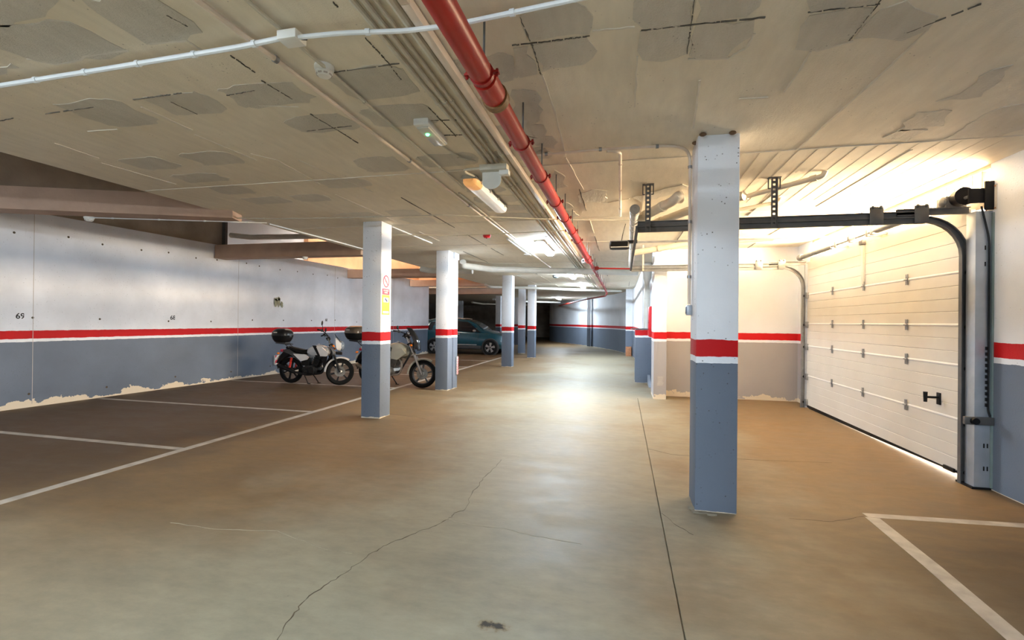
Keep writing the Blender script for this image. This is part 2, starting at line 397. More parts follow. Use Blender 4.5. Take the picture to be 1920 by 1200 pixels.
# ceiling slab
b = B(); b.box(SLAB, 3.6, -12.3, 46, CZ, CZ+.3); b.box(-16.5, SLAB, 20.6, 46, CZ, CZ+.3)
ceil = tag(b.obj('ceiling', M_CEIL), 'low off-white concrete slab ceiling with bare block patches', kind='structure')
def patch(pix, depth=.0045, dens=2, amp=.026):
    P = [px(u, v, Z=CZ) for u, v in pix]; out = []
    for i, p in enumerate(P):
        q = P[(i+1) % len(P)]; d = q-p; n = max(1, int(d.length/.07)); nr = Vector((-d.y, d.x, 0)).normalized()
        for k in range(n): out.append(p + d*(k/n) + (nr*random.uniform(-amp, amp) if k else Vector()))
    bb = B(); bb.prism([(p.x, p.y) for p in out], CZ-depth, CZ+.002); return bb.obj('bare_block', M_BLOCK, ceil, angle=30)
for pp in ([(1188, 5), (1186, 35), (1205, 52), (1298, 43), (1303, 0), (1195, -8)], [(1308, -5), (1305, 40), (1400, 30), (1425, 10), (1430, -10)],
           [(1200, 58), (1195, 95), (1205, 112), (1240, 115), (1287, 100), (1300, 48)], [(1305, 46), (1292, 103), (1312, 112), (1362, 108), (1412, 65), (1415, 36)],
           [(975, 27), (1075, 2), (1098, 12), (1110, 50), (1105, 63), (995, 77)], [(1000, 84), (1100, 70), (1120, 95), (1095, 120), (1060, 125), (1015, 135)],
           [(962, 90), (990, 86), (1008, 138), (975, 145)], [(1510, -8), (1520, 22), (1640, 8), (1650, -8)], [(1518, 28), (1638, 14), (1590, 75), (1530, 95), (1490, 92), (1500, 50)],
           [(1650, 18), (1700, 0), (1760, 30), (1740, 55), (1690, 76), (1600, 72)], [(1680, 245), (1720, 210), (1785, 207), (1770, 235)], [(1655, 258), (1690, 242), (1740, 243), (1700, 265)],
           [(1770, 260), (1830, 225), (1880, 200), (1930, 192), (1930, 238), (1850, 258)], [(1755, 190), (1800, 175), (1860, 130), (1900, 120), (1840, 180)],
           [(-20, 48), (30, 40), (85, 30), (110, 0), (90, -20), (-20, -20)], [(-20, 52), (35, 45), (90, 35), (130, 40), (240, 95), (220, 103), (160, 108), (105, 120), (50, 108), (-20, 85)],
           [(150, -5), (165, 10), (185, 25), (275, 82), (300, 80), (350, 75), (380, 60), (330, 20), (290, -5)], [(-20, 130), (20, 118), (36, 127), (0, 140), (-20, 145)],
           [(960, 168), (1005, 170), (1016, 185), (1012, 225), (970, 245), (962, 215)], [(1035, 255), (1046, 266), (1040, 278), (1005, 272), (1000, 258)],
           [(1040, 318), (1060, 330), (1048, 345), (1020, 340)], [(1110, 355), (1140, 358), (1136, 378), (1086, 380), (1088, 362)], 
          
            [(1185, 370), (1280, 345), (1300, 350), (1290, 358), (1200, 378)]):
    patch(pp)
def block(x, y, sx, sy):                             # rough block showing through the plaster skim
    pts = []
    for k in range(22):
        a = 2*PI*k/22; c_, s_ = math.cos(a), math.sin(a)
        pts.append((x + sx/2*math.copysign(abs(c_)**.42, c_)*random.uniform(.86, 1.06), y + sy/2*math.copysign(abs(s_)**.42, s_)*random.uniform(.84, 1.08)))
    B().prism(pts, CZ-.003, CZ+.002).obj('bare_block', M_BLOCK, ceil, angle=30)
for k in range(-8, -2):
    for jj in range(9):
        x, y = .95 + .72*k + .36, 2.72 + .485*jj
        if x < -5.3 or x < -2.0*y + .4 or random.random() < .42: continue
        block(x + random.uniform(-.05, .05), y, random.uniform(.42, .62), random.uniform(.30, .44))
def cline(pix, wd, m, name, thick=.003, n=6, amp=.003):
    pts = []
    for (u, v), (u2, v2) in zip(pix[:-1], pix[1:]):
        seg = wob(px(u, v, Z=CZ), px(u2, v2, Z=CZ), n, amp); pts += seg if not pts else seg[1:]
    return strip(pts, wd, CZ-thick, CZ+.002, name, m, ceil, .5)
for q in ([(1202, 56), (1300, 45), (1440, 31)], [(1303, -5), (1288, 102)], [(975, 30), (1000, 90), (1014, 138)], [(960, 84), (1040, 75), (1108, 66)], [(1515, 22), (1650, 6)],
          [(1655, -5), (1592, 75)], [(685, 70), (720, 108), (735, 125)], [(738, 130), (752, 148)], [(803, 200), (832, 230), (855, 255)], [(490, 150), (548, 185)], [(582, 213), (640, 248), (672, 268)],
          [(620, 135), (758, 117)], [(312, 27), (352, 48)], [(432, 103), (478, 135)], [(250, 186), (345, 173)], [(85, 213), (180, 199)], [(0, 226), (25, 221)], [(800, 225), (860, 224)],
          [(830, 253), (875, 252)], [(1840, 6), (1700, 60)], [(320, 190), (370, 213)], [(624, 3), (634, 12)], [(955, 445), (985, 453)], [(1000, 448), (1040, 440)], [(575, 245), (660, 235)], [(425, 178), (480, 168)]):
    
    P0 = [px(u, v, Z=CZ) for u, v in q]
    for a_, b_ in zip(P0[:-1], P0[1:]):
        f = 0.0
        while f < .97:                               # broken into dashes of uneven width
            g = min(1, f + random.uniform(.12, .4))
            strip(wob(a_.lerp(b_, f), a_.lerp(b_, g), 4, .0035), random.uniform(.0025, .0065), CZ-.0062, CZ+.002, 'joint_gap', M_CDARK, ceil, .7)
            f = g + random.uniform(.0, .07)
for q in ([(1520, 95), (1500, 130), (1470, 172)], [(1740, 55), (1640, 150), (1495, 280)], [(1016, 140), (1040, 210), (1060, 290)], [(1195, 105), (1190, 200)], [(280, 82), (350, 75), (378, 93)],
          [(265, 200), (360, 243)], [(102, 268), (185, 296)], [(365, 252), (480, 300)], [(1060, 295), (1094, 355)], [(165, 246), (220, 242)], [(1110, 57), (1190, 50)], [(50, 110), (105, 120), (150, 112), (160, 104), (240, 94)],
          [(1290, 110), (1365, 109), (1400, 88), (1415, 62)], [(485, 197), (560, 200)], [(470, 288), (520, 300), (600, 345)], [(190, 305), (330, 345)], [(560, 300), (700, 360)], [(1312, 150), (1300, 240)],
          [(1600, 76), (1530, 95)], [(1385, 185), (1440, 182)], [(1140, 380), (1180, 372)], [(950, 230), (1010, 300)]):
    cline(q, .011, M_CEDGE, 'plaster_ridge', .005)
# formwork seams: two cross joints and the rib lines that run with the aisle
for y, x0, x1 in ((4.47, -5.5, 3.28), (6.85, -5.5, 3.28), (8.9, -5.5, 0.1), (11.9, -5.5, .5)):
    strip(wob((x0, y, 0), (x1, y+.06, 0), 18, .006), .012, CZ-.006, CZ+.002, 'formwork_seam', M_CEDGE, ceil, .5)
for k in range(-6, 4):
    x = .95 + .72*k; y = 4.6 + random.random()
    while y < 21:
        ln = random.uniform(.7, 2.2)
        strip(wob((x, y, 0), (x, y+ln, 0), 6, .004), .012, CZ-.005, CZ+.002, 'formwork_seam', M_CEDGE if random.random() < .6 else M_CDARK, ceil, .5)
        y += ln + random.uniform(.3, 1.4)
for k in range(14):                                  # board marks above the garage door approach
    x = 1.02 + .15*k
    strip(wob((x, 4.55, 0), (x+.02, 6.4, 0), 6, .001), .014, CZ-.0016, CZ+.002, 'board_mark', M_CEIL, ceil, .1)

# the long left wall
t = Matrix.Translation((0, 0, 0))
b = B(); y0, y1 = -12.0, 20.25
b.prism([(lwx(y0), y0), (lwx(y1), y1), (lwx(y1)-.4, y1), (lwx(y0)-.4, y0)], 0, 3.23)
wl = tag(b.obj('wall_left', M_WALL_L, origin=(0, 0, -.05)), 'long white left wall with red stripe above blue-grey base', kind='structure')
def on_left(y, z, off=0): return Vector((lwx(y)+off, y, z))
# tie holes left by the formwork
hole = B(); hole.lathe([(.0, .001), (.011, .001), (.013, .003), (.017, .0035), (.019, 0)], axis='X', n=10)
hole_o = None
for z, ys in ((2.82, [3.2+.62*k for k in range(18)]), (1.40, [3.6+1.12*k for k in range(14)]), (.16, [4.6+1.25*k for k in range(6)])):
    for y in ys:
        y += random.uniform(-.12, .12); p = on_left(y, z+random.uniform(-.03, .03))
        if hole_o is None:
            hole_o = hole.obj('tie_hole', M_CRACK, wl); hole_o.matrix_local = Matrix.Translation(p + Vector((0, 0, .05)))
        else:
            o = hole_o.copy(); col.objects.link(o); o.parent = wl; o.matrix_local = Matrix.Translation(p + Vector((0, 0, .05)))
for y in (5.86, 9.9, 13.6, 17.2):                    # vertical pour joints
    B().box(lwx(y)-.002, lwx(y)+.0025, y, y+.007, .05, 3.2).obj('pour_joint', M_SGREY, wl)
def text_mesh(s, size, ext=.001, bold=.002):
    cu = bpy.data.curves.new('t', 'FONT'); cu.body = s; cu.size = size; cu.extrude = ext; cu.align_x = 'CENTER'; cu.align_y = 'CENTER'; cu.offset = .0005 if size < .05 else .002
    o = bpy.data.objects.new('t', cu); col.objects.link(o)
    dg = bpy.context.evaluated_depsgraph_get(); me = bpy.data.meshes.new_from_object(o.evaluated_get(dg))
    bpy.data.objects.remove(o); return me
def text(s, size, m, name, parent, world):
    me = text_mesh(s, size); me.materials.clear(); me.materials.append(m)
    o = bpy.data.objects.new(name, me); _link(o, parent, world); return o
FX = Matrix(((0, 0, 1, 0), (1, 0, 0, 0), (0, 1, 0, 0), (0, 0, 0, 1)))   # text in the plane X = const, read from +X
for s, u, v in (('69', 38, 593), ('68', 324, 596), ('66', 612, 600)):
    y = px(u, v, X=-9.4).y
    for _ in range(4): y = px(u, v, X=lwx(y)).y
    text(s, .125, M_INK, 'bay_number', wl, Matrix.Translation(on_left(y, px(u, v, X=lwx(y)).z, .002)) @ FX)
    # rough brown scar of torn plaster higher on the wall
b = B()
c0 = px(522, 568, X=lwx(11.5))
for dy, dz, h, wdt in ((-.1, 0, .26, .05), (.02, .02, .30, .045), (.13, -.04, .18, .05), (-.04, .1, .10, .12)):
    pts = [(c0.y+dy+random.uniform(-.02, .02)+wdt*math.cos(a), c0.z+dz+h/2*math.sin(a)*random.uniform(.7, 1.1)) for a in [k*PI/5 for k in range(10)]]
    b.prism(pts, lwx(11.5)-.001, lwx(11.5)+.003, 'X')
b.obj('plaster_scar', mat('scar_olive', (.30, .29, .20), .9), wl)
# wall above, set back over the top of the retaining wall
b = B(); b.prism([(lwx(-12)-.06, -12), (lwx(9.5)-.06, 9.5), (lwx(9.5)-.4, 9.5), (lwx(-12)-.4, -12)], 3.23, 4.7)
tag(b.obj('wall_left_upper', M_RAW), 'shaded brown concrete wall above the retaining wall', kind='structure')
b = B(); b.prism([(-9.75, 9.5), (-9.75, 13), (-10.0, 13), (-10.0, 9.5)], 3.2, 4.7)
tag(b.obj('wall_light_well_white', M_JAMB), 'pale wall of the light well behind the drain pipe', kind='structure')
b = B(); b.prism([(-9.6, 13), (-9.3, 20.6), (-9.6, 20.6), (-9.9, 13)], 3.2, 6.0); b.box(-9.6, -5.3, 20.6, 20.8, 3.28, 6)
tag(b.obj('wall_light_well_terracotta', M_TERRA), 'sunlit terracotta wall of the light well', kind='structure')
b = B(); b.box(-5.6, -5.3, -12, 20.6, 3.3, 4.7)
tag(b.obj('wall_light_well_inner', M_RAW), 'inner upstand wall along the slab edge', kind='structure')
b = B(); b.box(-11.2, -5.3, -12.2, 12.8, 4.7, 4.9); b.box(-8.6, -5.3, 12.8, 20.8, 4.7, 4.9)  # unseen cover added to hold back sky light entering the well
tag(b.obj('ceiling_sky_shield', M_RAW), 'added unseen slab limiting the sky light in the light well', kind='structure')

# right side: wall, door opening, bay behind the door, walls of the far aisle
XR = 3.3
b = B(); b.box(XR, XR+.3, -12.2, 5.27, 0, CZ)
wr = tag(b.obj('wall_right', M_WALL_R, origin=(0, 0, .035)), 'white right wall with red stripe beside the garage door', kind='structure')
b = B(); b.box(XR, XR+.3, 9.52, 10.5, 0, CZ); b.box(.84, XR+.3, 10.2, 10.5, 0, CZ)
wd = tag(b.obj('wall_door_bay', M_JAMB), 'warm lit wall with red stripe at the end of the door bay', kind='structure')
b = B(); b.box(.6, .84, 9.73, 10.5, 0, CZ)
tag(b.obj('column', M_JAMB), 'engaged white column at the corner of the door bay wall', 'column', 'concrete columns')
b = B(); b.box(.72, .84, 10.5, 13.4, 0, CZ)
tag(b.obj('wall_right_middle', M_WALL), 'short white wall behind the red cabinet', kind='structure')
def polywall(name, pts, th, label, m, z1=CZ):
    pts = [Vector((*p, 0)) for p in pts]; out = []
    for i, p in enumerate(pts):
        t_ = (pts[min(i+1, len(pts)-1)] - pts[max(i-1, 0)]).normalized(); out.append(p + Vector((t_.y, -t_.x, 0))*th)
    bb = B()
    bb.ring_loft([[(p.x, p.y, 0), (q.x, q.y, 0), (q.x, q.y, z1), (p.x, p.y, z1)] for p, q in zip(pts, out)])
    return tag(bb.obj(name, m), label, kind='structure')
polywall('wall_right_far', [(.72, 13.3), (.52, 13.5), (.50, 20.5), (.40, 22.2), (.02, 24.2), (-.48, 26.1), (-2.0, 29.9), (-3.2, 32.3), (-4.6, 34.5), (-5.6, 37), (-6, 45)], .25,
         'far curving white wall with red stripe beyond the low pier', M_WALL)
b = B(); b.box(.13, .5, 21.9, 22.3, 0, CZ); tag(b.obj('column', M_COL), 'shallow white column on the far curving wall', 'column', 'concrete columns')
b = B(); b.box(-2.12, -1.92, 29.3, 29.6, 0, CZ); tag(b.obj('column', M_COL), 'narrow dark column far down the curving wall', 'column', 'concrete columns')
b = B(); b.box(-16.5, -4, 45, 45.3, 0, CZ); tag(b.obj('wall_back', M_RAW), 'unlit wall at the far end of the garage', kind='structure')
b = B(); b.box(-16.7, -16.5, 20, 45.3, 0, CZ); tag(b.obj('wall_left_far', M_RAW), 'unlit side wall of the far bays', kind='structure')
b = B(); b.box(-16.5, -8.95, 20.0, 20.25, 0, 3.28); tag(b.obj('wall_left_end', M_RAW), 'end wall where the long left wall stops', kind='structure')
b = B(); b.box(-11.2, 3.6, -12.3, -12.0, 0, 4.7); tag(b.obj('wall_rear', M_WALL), 'painted wall behind the viewer', kind='structure')
b = B(); b.box(3.6, 14, -4, 20, -.3, -.02); tag(b.obj('driveway', M_DRIVE), 'pale concrete driveway outside the garage door', kind='structure')

# beams across the light well
def beam(label, p, q, wdt, z0, z1):
    p, q = Vector((*p, 0)), Vector((*q, 0)); d = (q-p).normalized(); n = Vector((-d.y, d.x, 0))*wdt
    if n.y < 0: n = -n
    bb = B(); bb.prism([(v.x, v.y) for v in (p, q, q+n, p+n)], z0, z1)
    return tag(bb.obj('beam', M_BEAM), label, 'beam', 'concrete beams across the light well')
beam('slanting pinkish beam at the upper left edge of the picture', (-5.30, 5.54), (-9.50, 3.84), .32, 2.90, 3.20)
beam('pinkish cross beam under the cream drain pipe', (-5.5, 9.2), (-9.28, 9.2), .32, 2.90, 3.21)
beam('third cross beam, seen behind the signed column', (-5.4, 14.2), (-8.98, 14.2), .32, 2.89, 3.17)
beam('fourth cross beam, seen above the car', (-5.4, 18.4), (-8.7, 18.4), .32, 2.92, 3.18)
beam('farthest cross beam at the dark bays', (-5.0, 20.9), (-16, 20.9), .4, 2.74, 2.998)

# ------------------------------------------------------------------ columns
def column(label, x0, x1, y0, y1, dz=0.0):
    bb = B(); bb.box(x0, x1, y0, y1, 0, CZ, bev=.008)
    o = bb.obj('column', M_COL_BIG if dz else M_COL, origin=((x0+x1)/2, (y0+y1)/2, dz)); return tag(o, label, 'column', 'concrete columns')
big = column('large white column in the right foreground with a switch on its side', .573, .885, 4.03, 4.36, .055)
c2 = column('white column with the warning signs, left of the aisle', -3.885, -3.57, 6.55, 6.875)
c3 = column('white column with a narrow box-out behind the second motorcycle', -3.91, -3.63, 9.55, 9.84)
c4 = column('white column beside the front of the car', -3.865, -3.53, 15.1, 15.45)
c5 = column('small distant white column right of the car column', -3.815, -3.51, 19.15, 19.5)
column('distant dim column in the dark bays behind the car', -7.35, -7.05, 27.2, 27.5)
column('distant dim column at the edge of the lit floor', -4.75, -4.45, 21.6, 21.9)
column('farthest dim column deep in the dark bays', -12.1, -11.8, 34.0, 34.3)
column('thin white column half hidden beyond the car front', -6.62, -6.30, 29.0, 29.3)
b = B(); b.box(-3.86, -3.615, 9.842, 10.12, 0, 2.86, bev=.006); b.box(-3.84, -3.60, 9.86, 10.14, 2.86, CZ)
tag(b.obj('box_out', M_COL), 'narrow white boxed duct built against the back of the column', 'duct')
b = B(); b.box(.31, .70, 12.2, 12.78, 0, 1.33, bev=.006)
pier = tag(b.obj('low_pier', M_COL), 'low blue-grey pier with red top beside the downpipe', 'pier')
b = B(); b.box(.20, .62, 12.16, 12.5, 1.334, 1.352); tag(b.obj('cover_plate', M_DSTEEL), 'thin dark plate lying on the low pier', 'plate')
b = B(); b.box(.14, .385, 21.66, 21.89, 0, .42, bev=.01); tag(b.obj('brick_stub', M_BRICKO), 'orange bare brick stub at the foot of the far wall', 'brick')
# blobs of foam or mortar round the head of the big column
bl = B()
for u, v in ((1318, 252), (1374, 249), (1304, 268)): bl.ball(px(u, v, Z=2.985), .022, 8, (1.3, 1, .7))
bl.obj('mortar_blob', mat('mortar_brown', (.17, .10, .055), .9), big)
# broken mortar at the foot of the big column
for k, (u, v, r) in enumerate(((1310, 962, .05), (1334, 966, .035), (1300, 955, .04))):
    p = px(u, v, Z=0); pts = [(p.x+r*math.cos(a)*random.uniform(.6, 1.2)*1.4, p.y+r*.5*math.sin(a)*random.uniform(.6, 1.2)) for a in [j*PI/4 for j in range(8)]]
    tag(B().prism(pts, 0, .012+.004*k).obj('mortar_chip', mat('mortar_grey', (.22, .19, .14), .9)), ('flat mortar chip at the front corner of the big column', 'small mortar chip just right of the largest chip', 'mortar chip at the left foot of the big column')[k], 'debris', 'mortar chips')

# ================================================================== garage door
DX = 3.225                                           # room face of the door leaf
Y0, Y1 = 5.40, 9.50                                  # door leaf from near edge to far edge
door = structure('door_1', 'white sectional garage door of five ribbed panels', (DX, (Y0+Y1)/2, 0))
SEAM = [.055, .578, 1.11, 1.507, 2.03, 2.62]
for i in range(5):
    z0, z1 = SEAM[i]+.006, SEAM[i+1]-.006
    # horizontal ribs pressed into the panel
    n = 4 if z1-z0 > .45 else 3
    prof = [(.04, z0), (0, z0)]
    for k in range(1, n):
        zz = z0 + (z1-z0)*k/n; prof += [(0, zz-.006), (.005, zz-.002), (.005, zz+.002), (0, zz+.006)]
    prof += [(0, z1), (.04, z1)]
    bb = B(); bb.prism([(DX+a, z) for a, z in prof], Y0, Y1, 'Y')
    panel = bb.obj('panel', M_DOOR, door, angle=20)
    if i:                                            # rounded joint strip between two panels
        B().tube([(DX+.012, Y0+.01, SEAM[i]), (DX+.012, Y1-.01, SEAM[i])], .019, 10).obj('joint_strip', M_DJOINT, panel)
def hinge_mesh():
    bb = B(); bb.box(-.008, 0, -.022, .022, -.062, -.016); bb.box(-.008, 0, -.022, .022, .016, .062)
    bb.tube([(-.012, -.03, 0), (-.012, .034, 0)], .009, 8); bb.box(-.012, 0, -.014, .014, -.02, .02)
    for z in (-.05, -.03, .03, .05): bb.lathe([(0, -.013), (.005, -.013), (.005, -.008)], (0, 0, z), 'X', 6)
    return bb
first = None
for z in SEAM[1:5]:
    for y in (6.42, 7.44, 8.43):
        w_ = Matrix.Translation((DX-.008, y, z))
        if first is None:
            hb = hinge_mesh(); hb.xf = w_; first = hb.obj('hinge', M_STEEL, door); m0 = w_
        else:
            o = first.copy(); col.objects.link(o); o.parent = door; o.matrix_local = Matrix.Translation(w_.translation - m0.translation)
# end hinges with their rollers
for ye, sg in ((Y0+.03, -1), (Y1-.03, 1)):
    for z in (.12, .578, 1.11, 1.507, 2.03):
        bb = B(); bb.box(DX-.03, DX, ye-.035, ye+.03, z-.07, z+.04, bev=.004); bb.tube([(DX-.035, ye, z-.02), (DX-.035, ye+sg*.05, z-.02)], .007, 6)
        rp = bb.obj('roller_bracket', M_BLACK if sg < 0 else M_STEEL, door)
        B().lathe([(0, -.008), (.022, -.008), (.022, .008), (0, .008)], (DX-.035, ye+sg*.055, z-.02), 'Y', 12).obj('roller', M_BLACK, rp)
# rubber sweep, stiffener with its clamp, handle, lift handle
bb = B(); bb.prism([(Y0, .046), (7.3, .014), (Y1-.12, .004), (Y1, .02), (Y1, .062), (Y0, .062)], DX+.004, DX+.036, 'X'); bb.obj('bottom_seal', M_BLACK, door)
bb = B(); bb.box(DX-.03, DX, 7.425, 7.475, 2.06, 2.60, bev=.003); bb.obj('strut', M_DOOR, door)
bb = B(); bb.box(DX-.05, DX, 7.40, 7.50, 2.60, 2.66, bev=.004); bb.obj('strut_bracket', M_DSTEEL, door)
hy, hz = 5.86, .75
bb = B(); bb.box(DX-.012, DX, hy-.05, hy+.012, hz-.075, hz+.05, bev=.004)
hd = bb.obj('handle', M_BLACK, door)
bb = B(); bb.tube([(DX-.012, hy-.02, hz), (DX-.12, hy-.02, hz)], .012, 8); bb.tube([(DX-.125, hy-.02, hz-.05), (DX-.125, hy-.02, hz+.055)], [.016, .020], 10); bb.obj('handle_grip', M_BLACK, hd)
bb = B(); bb.box(DX-.02, DX, 5.53, 5.73, .055, .075); bb.box(DX-.04, DX-.02, 5.55, 5.71, .05, .09, bev=.004); bb.obj('lift_handle', M_BLACK, door)

def sweep_rect(pts, wx, wz):
    return [(-wx/2, -wz/2), (wx/2, -wz/2), (wx/2, wz/2), (-wx/2, wz/2)]
CH = [(-.022, -.03), (.022, -.03), (.022, -.022), (-.014, -.022), (-.014, .022), (.022, .022), (.022, .03), (-.022, .03)]
def track(y, sg, label, near):
    t_ = thing('door_track', label, 'track', (3.16, y, 0), group='garage door tracks')
    tm = M_DSTEEL if near else M_STEEL
    vx = 3.165
    R_ = .36
    path = [(vx, y, .0), (vx, y, 1.2), (vx, y, 2.17)] + [(vx-R_+R_*math.cos(a), y, 2.17+R_*math.sin(a)) for a in [k*PI/2/8 for k in range(1, 9)]]
    B().tube(path, 0, sect=[(a*sg, c) for a, c in CH]).obj('curved_rail', tm, t_)
    # long horizontal channel with its lips and the upper straight rail
    x0 = .15
    bb = B(); bb.box(x0, 2.83, y-.004, y+.004, 2.485, 2.605)
    for z in (2.485, 2.541, 2.597): bb.box(x0, 2.83, y-.03, y, z, z+.008)
    bb.obj('horizontal_rail', tm, t_)
    bb = B(); bb.box(2.6, 3.2, y-.004, y+.004, 2.565, 2.63); bb.box(2.6, 3.2, y-.028, y, 2.622, 2.63); bb.box(2.6, 3.2, y-.028, y, 2.565, 2.573); bb.obj('upper_rail', tm, t_)
    for x in (2.42, 2.80):
        bb = B(); bb.box(x-.06, x+.06, y-.036, y-.028, 2.49, 2.66, bev=.003)
        for dx in (-.035, .035): bb.ball((x+dx, y-.04, 2.655), .016, 8)
        bb.obj('splice_plate', tm, t_)
    return t_
tr = track(5.385, -1, 'dark garage door track nearest the viewer', True)
tf = track(9.52, -1, 'warm lit garage door track along the far wall', False)
# jamb plates
bb = B(); bb.box(3.165, 3.298, 5.235, 5.36, .005, 2.56, bev=.004); jp = bb.obj('jamb_plate', M_GALV, tr)
for z in (.17, .38, .60, 2.05, 2.2):
    for x in (3.235, 3.262): B().box(x, x+.009, 5.231, 5.236, z, z+.04).obj('slot', M_BLACK, jp)
B().box(3.284, 3.298, 5.215, 5.233, .02, 2.54).obj('edge_strip', mat('grey_green_seal', (.20, .26, .25), .6), tr)
bb = B(); bb.box(3.07, 3.296, 5.195, 5.228, .595, .665, bev=.004)
br = bb.obj('lock_bracket', M_DSTEEL, tr); B().lathe([(0, -.03), (.03, -.03), (.034, 0)], (3.14, 5.196, .63), 'Y', 12).obj('lock_knob', M_BLACK, br)
bb = B(); bb.tube(bend([(3.20, 5.222, 2.6), (3.262, 5.222, 2.3), (3.262, 5.222, .72), (3.275, 5.215, .67)], .08), .008, 6); bb.obj('lift_cable', M_BLACK, tr)
for k in range(11): B().box(3.244, 3.266, 5.216, 5.2345, .76+.052*k, .79+.052*k).obj('rack_tooth', M_BLACK, tr)
B().box(3.14, 3.29, 5.22, 5.44, .0, .018).obj('foot_plate', M_BLACK, tr)
B().box(3.19, 3.298, 9.515, 9.56, .005, 2.6).obj('jamb_plate', M_GALV, tf)
# torsion shaft with its springs and cable drums
ts = thing('torsion_shaft', 'dark torsion spring shaft above the garage door', 'shaft', (3.12, 7.4, 2.70))
B().tube([(3.12, 5.25, 2.70), (3.12, 9.62, 2.70)], .014, 10).obj('shaft', M_STEEL, ts)
for ya, yb in ((5.75, 6.9), (8.2, 9.45)):
    n = 46; prof = [(.036+.006*(k % 2), ya+(yb-ya)*k/n) for k in range(n+1)]
    B().lathe([(.014, ya)]+prof+[(.014, yb)], (3.12, 0, 2.70), 'Y', 12).obj('spring', M_STEEL, ts)
B().lathe([(.0, 5.30), (.085, 5.30), (.075, 5.32), (.075, 5.40), (.05, 5.44), (0, 5.44)], (3.12, 0, 2.72), 'Y', 18).obj('cable_drum', M_BLACK, ts)
B().lathe([(.0, 9.45), (.05, 9.45), (.06, 9.5), (.06, 9.56), (0, 9.56)], (3.12, 0, 2.70), 'Y', 14).obj('cable_drum', M_STEEL, ts)
bb = B(); bb.box(3.03, 3.20, 5.41, 5.56, 2.64, 2.75, bev=.008); bb.ball((3.03, 5.46, 2.70), .055, 10, (.5, 1, 1)); bb.obj('brake_housing', M_DSTEEL, ts)
bb = B(); bb.box(3.225, 3.298, 5.215, 5.235, 2.565, 2.83, bev=.006); bb.box(3.11, 3.298, 5.235, 5.25, 2.635, 2.77); bb.obj('end_bracket', M_BLACK, ts)
for y in (7.1, 7.58, 8.05, 6.98):
    bb = B(); bb.box(3.10, 3.298, y-.02, y+.02, 2.655, 2.68); bb.box(3.09, 3.14, y-.025, y+.025, 2.655, 2.75, bev=.004); bb.obj('shaft_bracket', M_STEEL, ts)
B().box(3.27, 3.298, 5.26, 9.52, 2.60, 2.70).obj('head_plate', M_GRILLE, ts)
# louvred grille above the door
gr = structure('window_1', 'barred ventilation grille above the garage door letting daylight in', (3.33, 7.4, 2.85))
bb = B(); bb.box(3.31, 3.35, 5.27, 9.52, 2.965, CZ); bb.box(3.31, 3.35, 5.27, 9.52, 2.685, 2.712); bb.box(3.31, 3.35, 5.27, 5.29, 2.7, CZ); bb.box(3.31, 3.35, 9.495, 9.52, 2.7, CZ)
bb.obj('frame', M_GRILLE, gr)
y = 5.40; f0 = None
while y < 9.48:
    if f0 is None: f0 = B().box(3.312, 3.368, y-.006, y+.006, 2.71, 2.967).obj('bar', M_BAR, gr); yb = y
    else:
        o = f0.copy(); col.objects.link(o); o.parent = gr; o.matrix_local = Matrix.Translation((0, y-yb, 0))
    y += .128
# opener rail, opener and the bar that ties the track ends
op = thing('opener_rail', 'thin steel garage door opener rail running to the door', 'rail', (.2, 7.4, 2.72))
B().box(.1, 3.08, 7.385, 7.415, 2.70, 2.725).obj('rail', M_STEEL, op)
B().box(3.0, 3.085, 7.38, 7.42, 2.66, 2.73, bev=.004).obj('end_bracket', M_STEEL, op)
od = thing('door_opener', 'black garage door opener hanging at the rail end', 'opener', (-.06, 7.4, 2.6))
bb = B()
ring = []
for z, s_ in ((2.615, .80), (2.625, .97), (2.66, 1), (2.70, .98), (2.715, .9)):
    ring.append([(-.06 + .148*s_*c_, 7.4 + .12*s_*d_, z) for c_, d_ in ((-1, -.7), (-.85, -1), (.85, -1), (1, -.7), (1, .7), (.85, 1), (-.85, 1), (-1, .7))])
bb.ring_loft(ring); bb.obj('housing', M_BLACK, od)
B().box(-.185, .07, 7.272, 7.279, 2.622, 2.634).obj('light_strip', M_PLW, od)
B().box(-.2, .1, 7.34, 7.46, 2.715, 2.735).obj('top_plate', M_STEEL, od)
B().tube(bend([(-.03, 7.4, 2.73), (-.01, 7.4, 2.85), (.03, 7.41, CZ)], .06), .006, 6).obj('power_cable', M_BLACK, od)
bb = B(); bb.box(.06, .20, 7.33, 7.384, 2.69, 2.735); bb.obj('arm', M_BLACK, od)
bb = B(); bb.box(.128, .152, 5.35, 9.55, 2.505, 2.555); bb.box(.148, .156, 5.35, 9.55, 2.49, 2.57)
tag(bb.obj('tie_bar', M_DSTEEL), 'dark steel bar joining the inner ends of the two tracks', 'bar')
# slotted hangers
def hanger(x, y, z0, label):
    t_ = thing('slotted_hanger', label, 'hanger', (x, y, z0), group='slotted steel track hangers')
    bb = B()
    for s_ in (-1, 1): bb.box(x+s_*.020-.008, x+s_*.020+.008, y-.003, y+.003, z0, CZ)
    z = z0; k = 0
    while z < CZ-.02:
        bb.box(x-.013, x+.013, y-.003, y+.003, z, min(z+.028, CZ)); z += .05
    bb.box(x+.024, x+.028, y-.03, y, z0, CZ); bb.obj('angle', M_DSTEEL, t_)
    bb = B(); bb.box(x-.06, x+.06, y-.03, y+.03, CZ-.008, CZ)
    for s_ in (-1, 1): bb.box(x+s_*.055-.005, x+s_*.055+.005, y-.006, y+.006, CZ-.11, CZ); bb.box(x+s_*.045-.012, x+s_*.045+.012, y-.006, y+.006, CZ-.115, CZ-.105)
    bb.obj('ceiling_bracket', M_DSTEEL, t_); return t_
hanger(.255, 5.345, 2.49, 'slotted hanger left of the big column, above the track end')
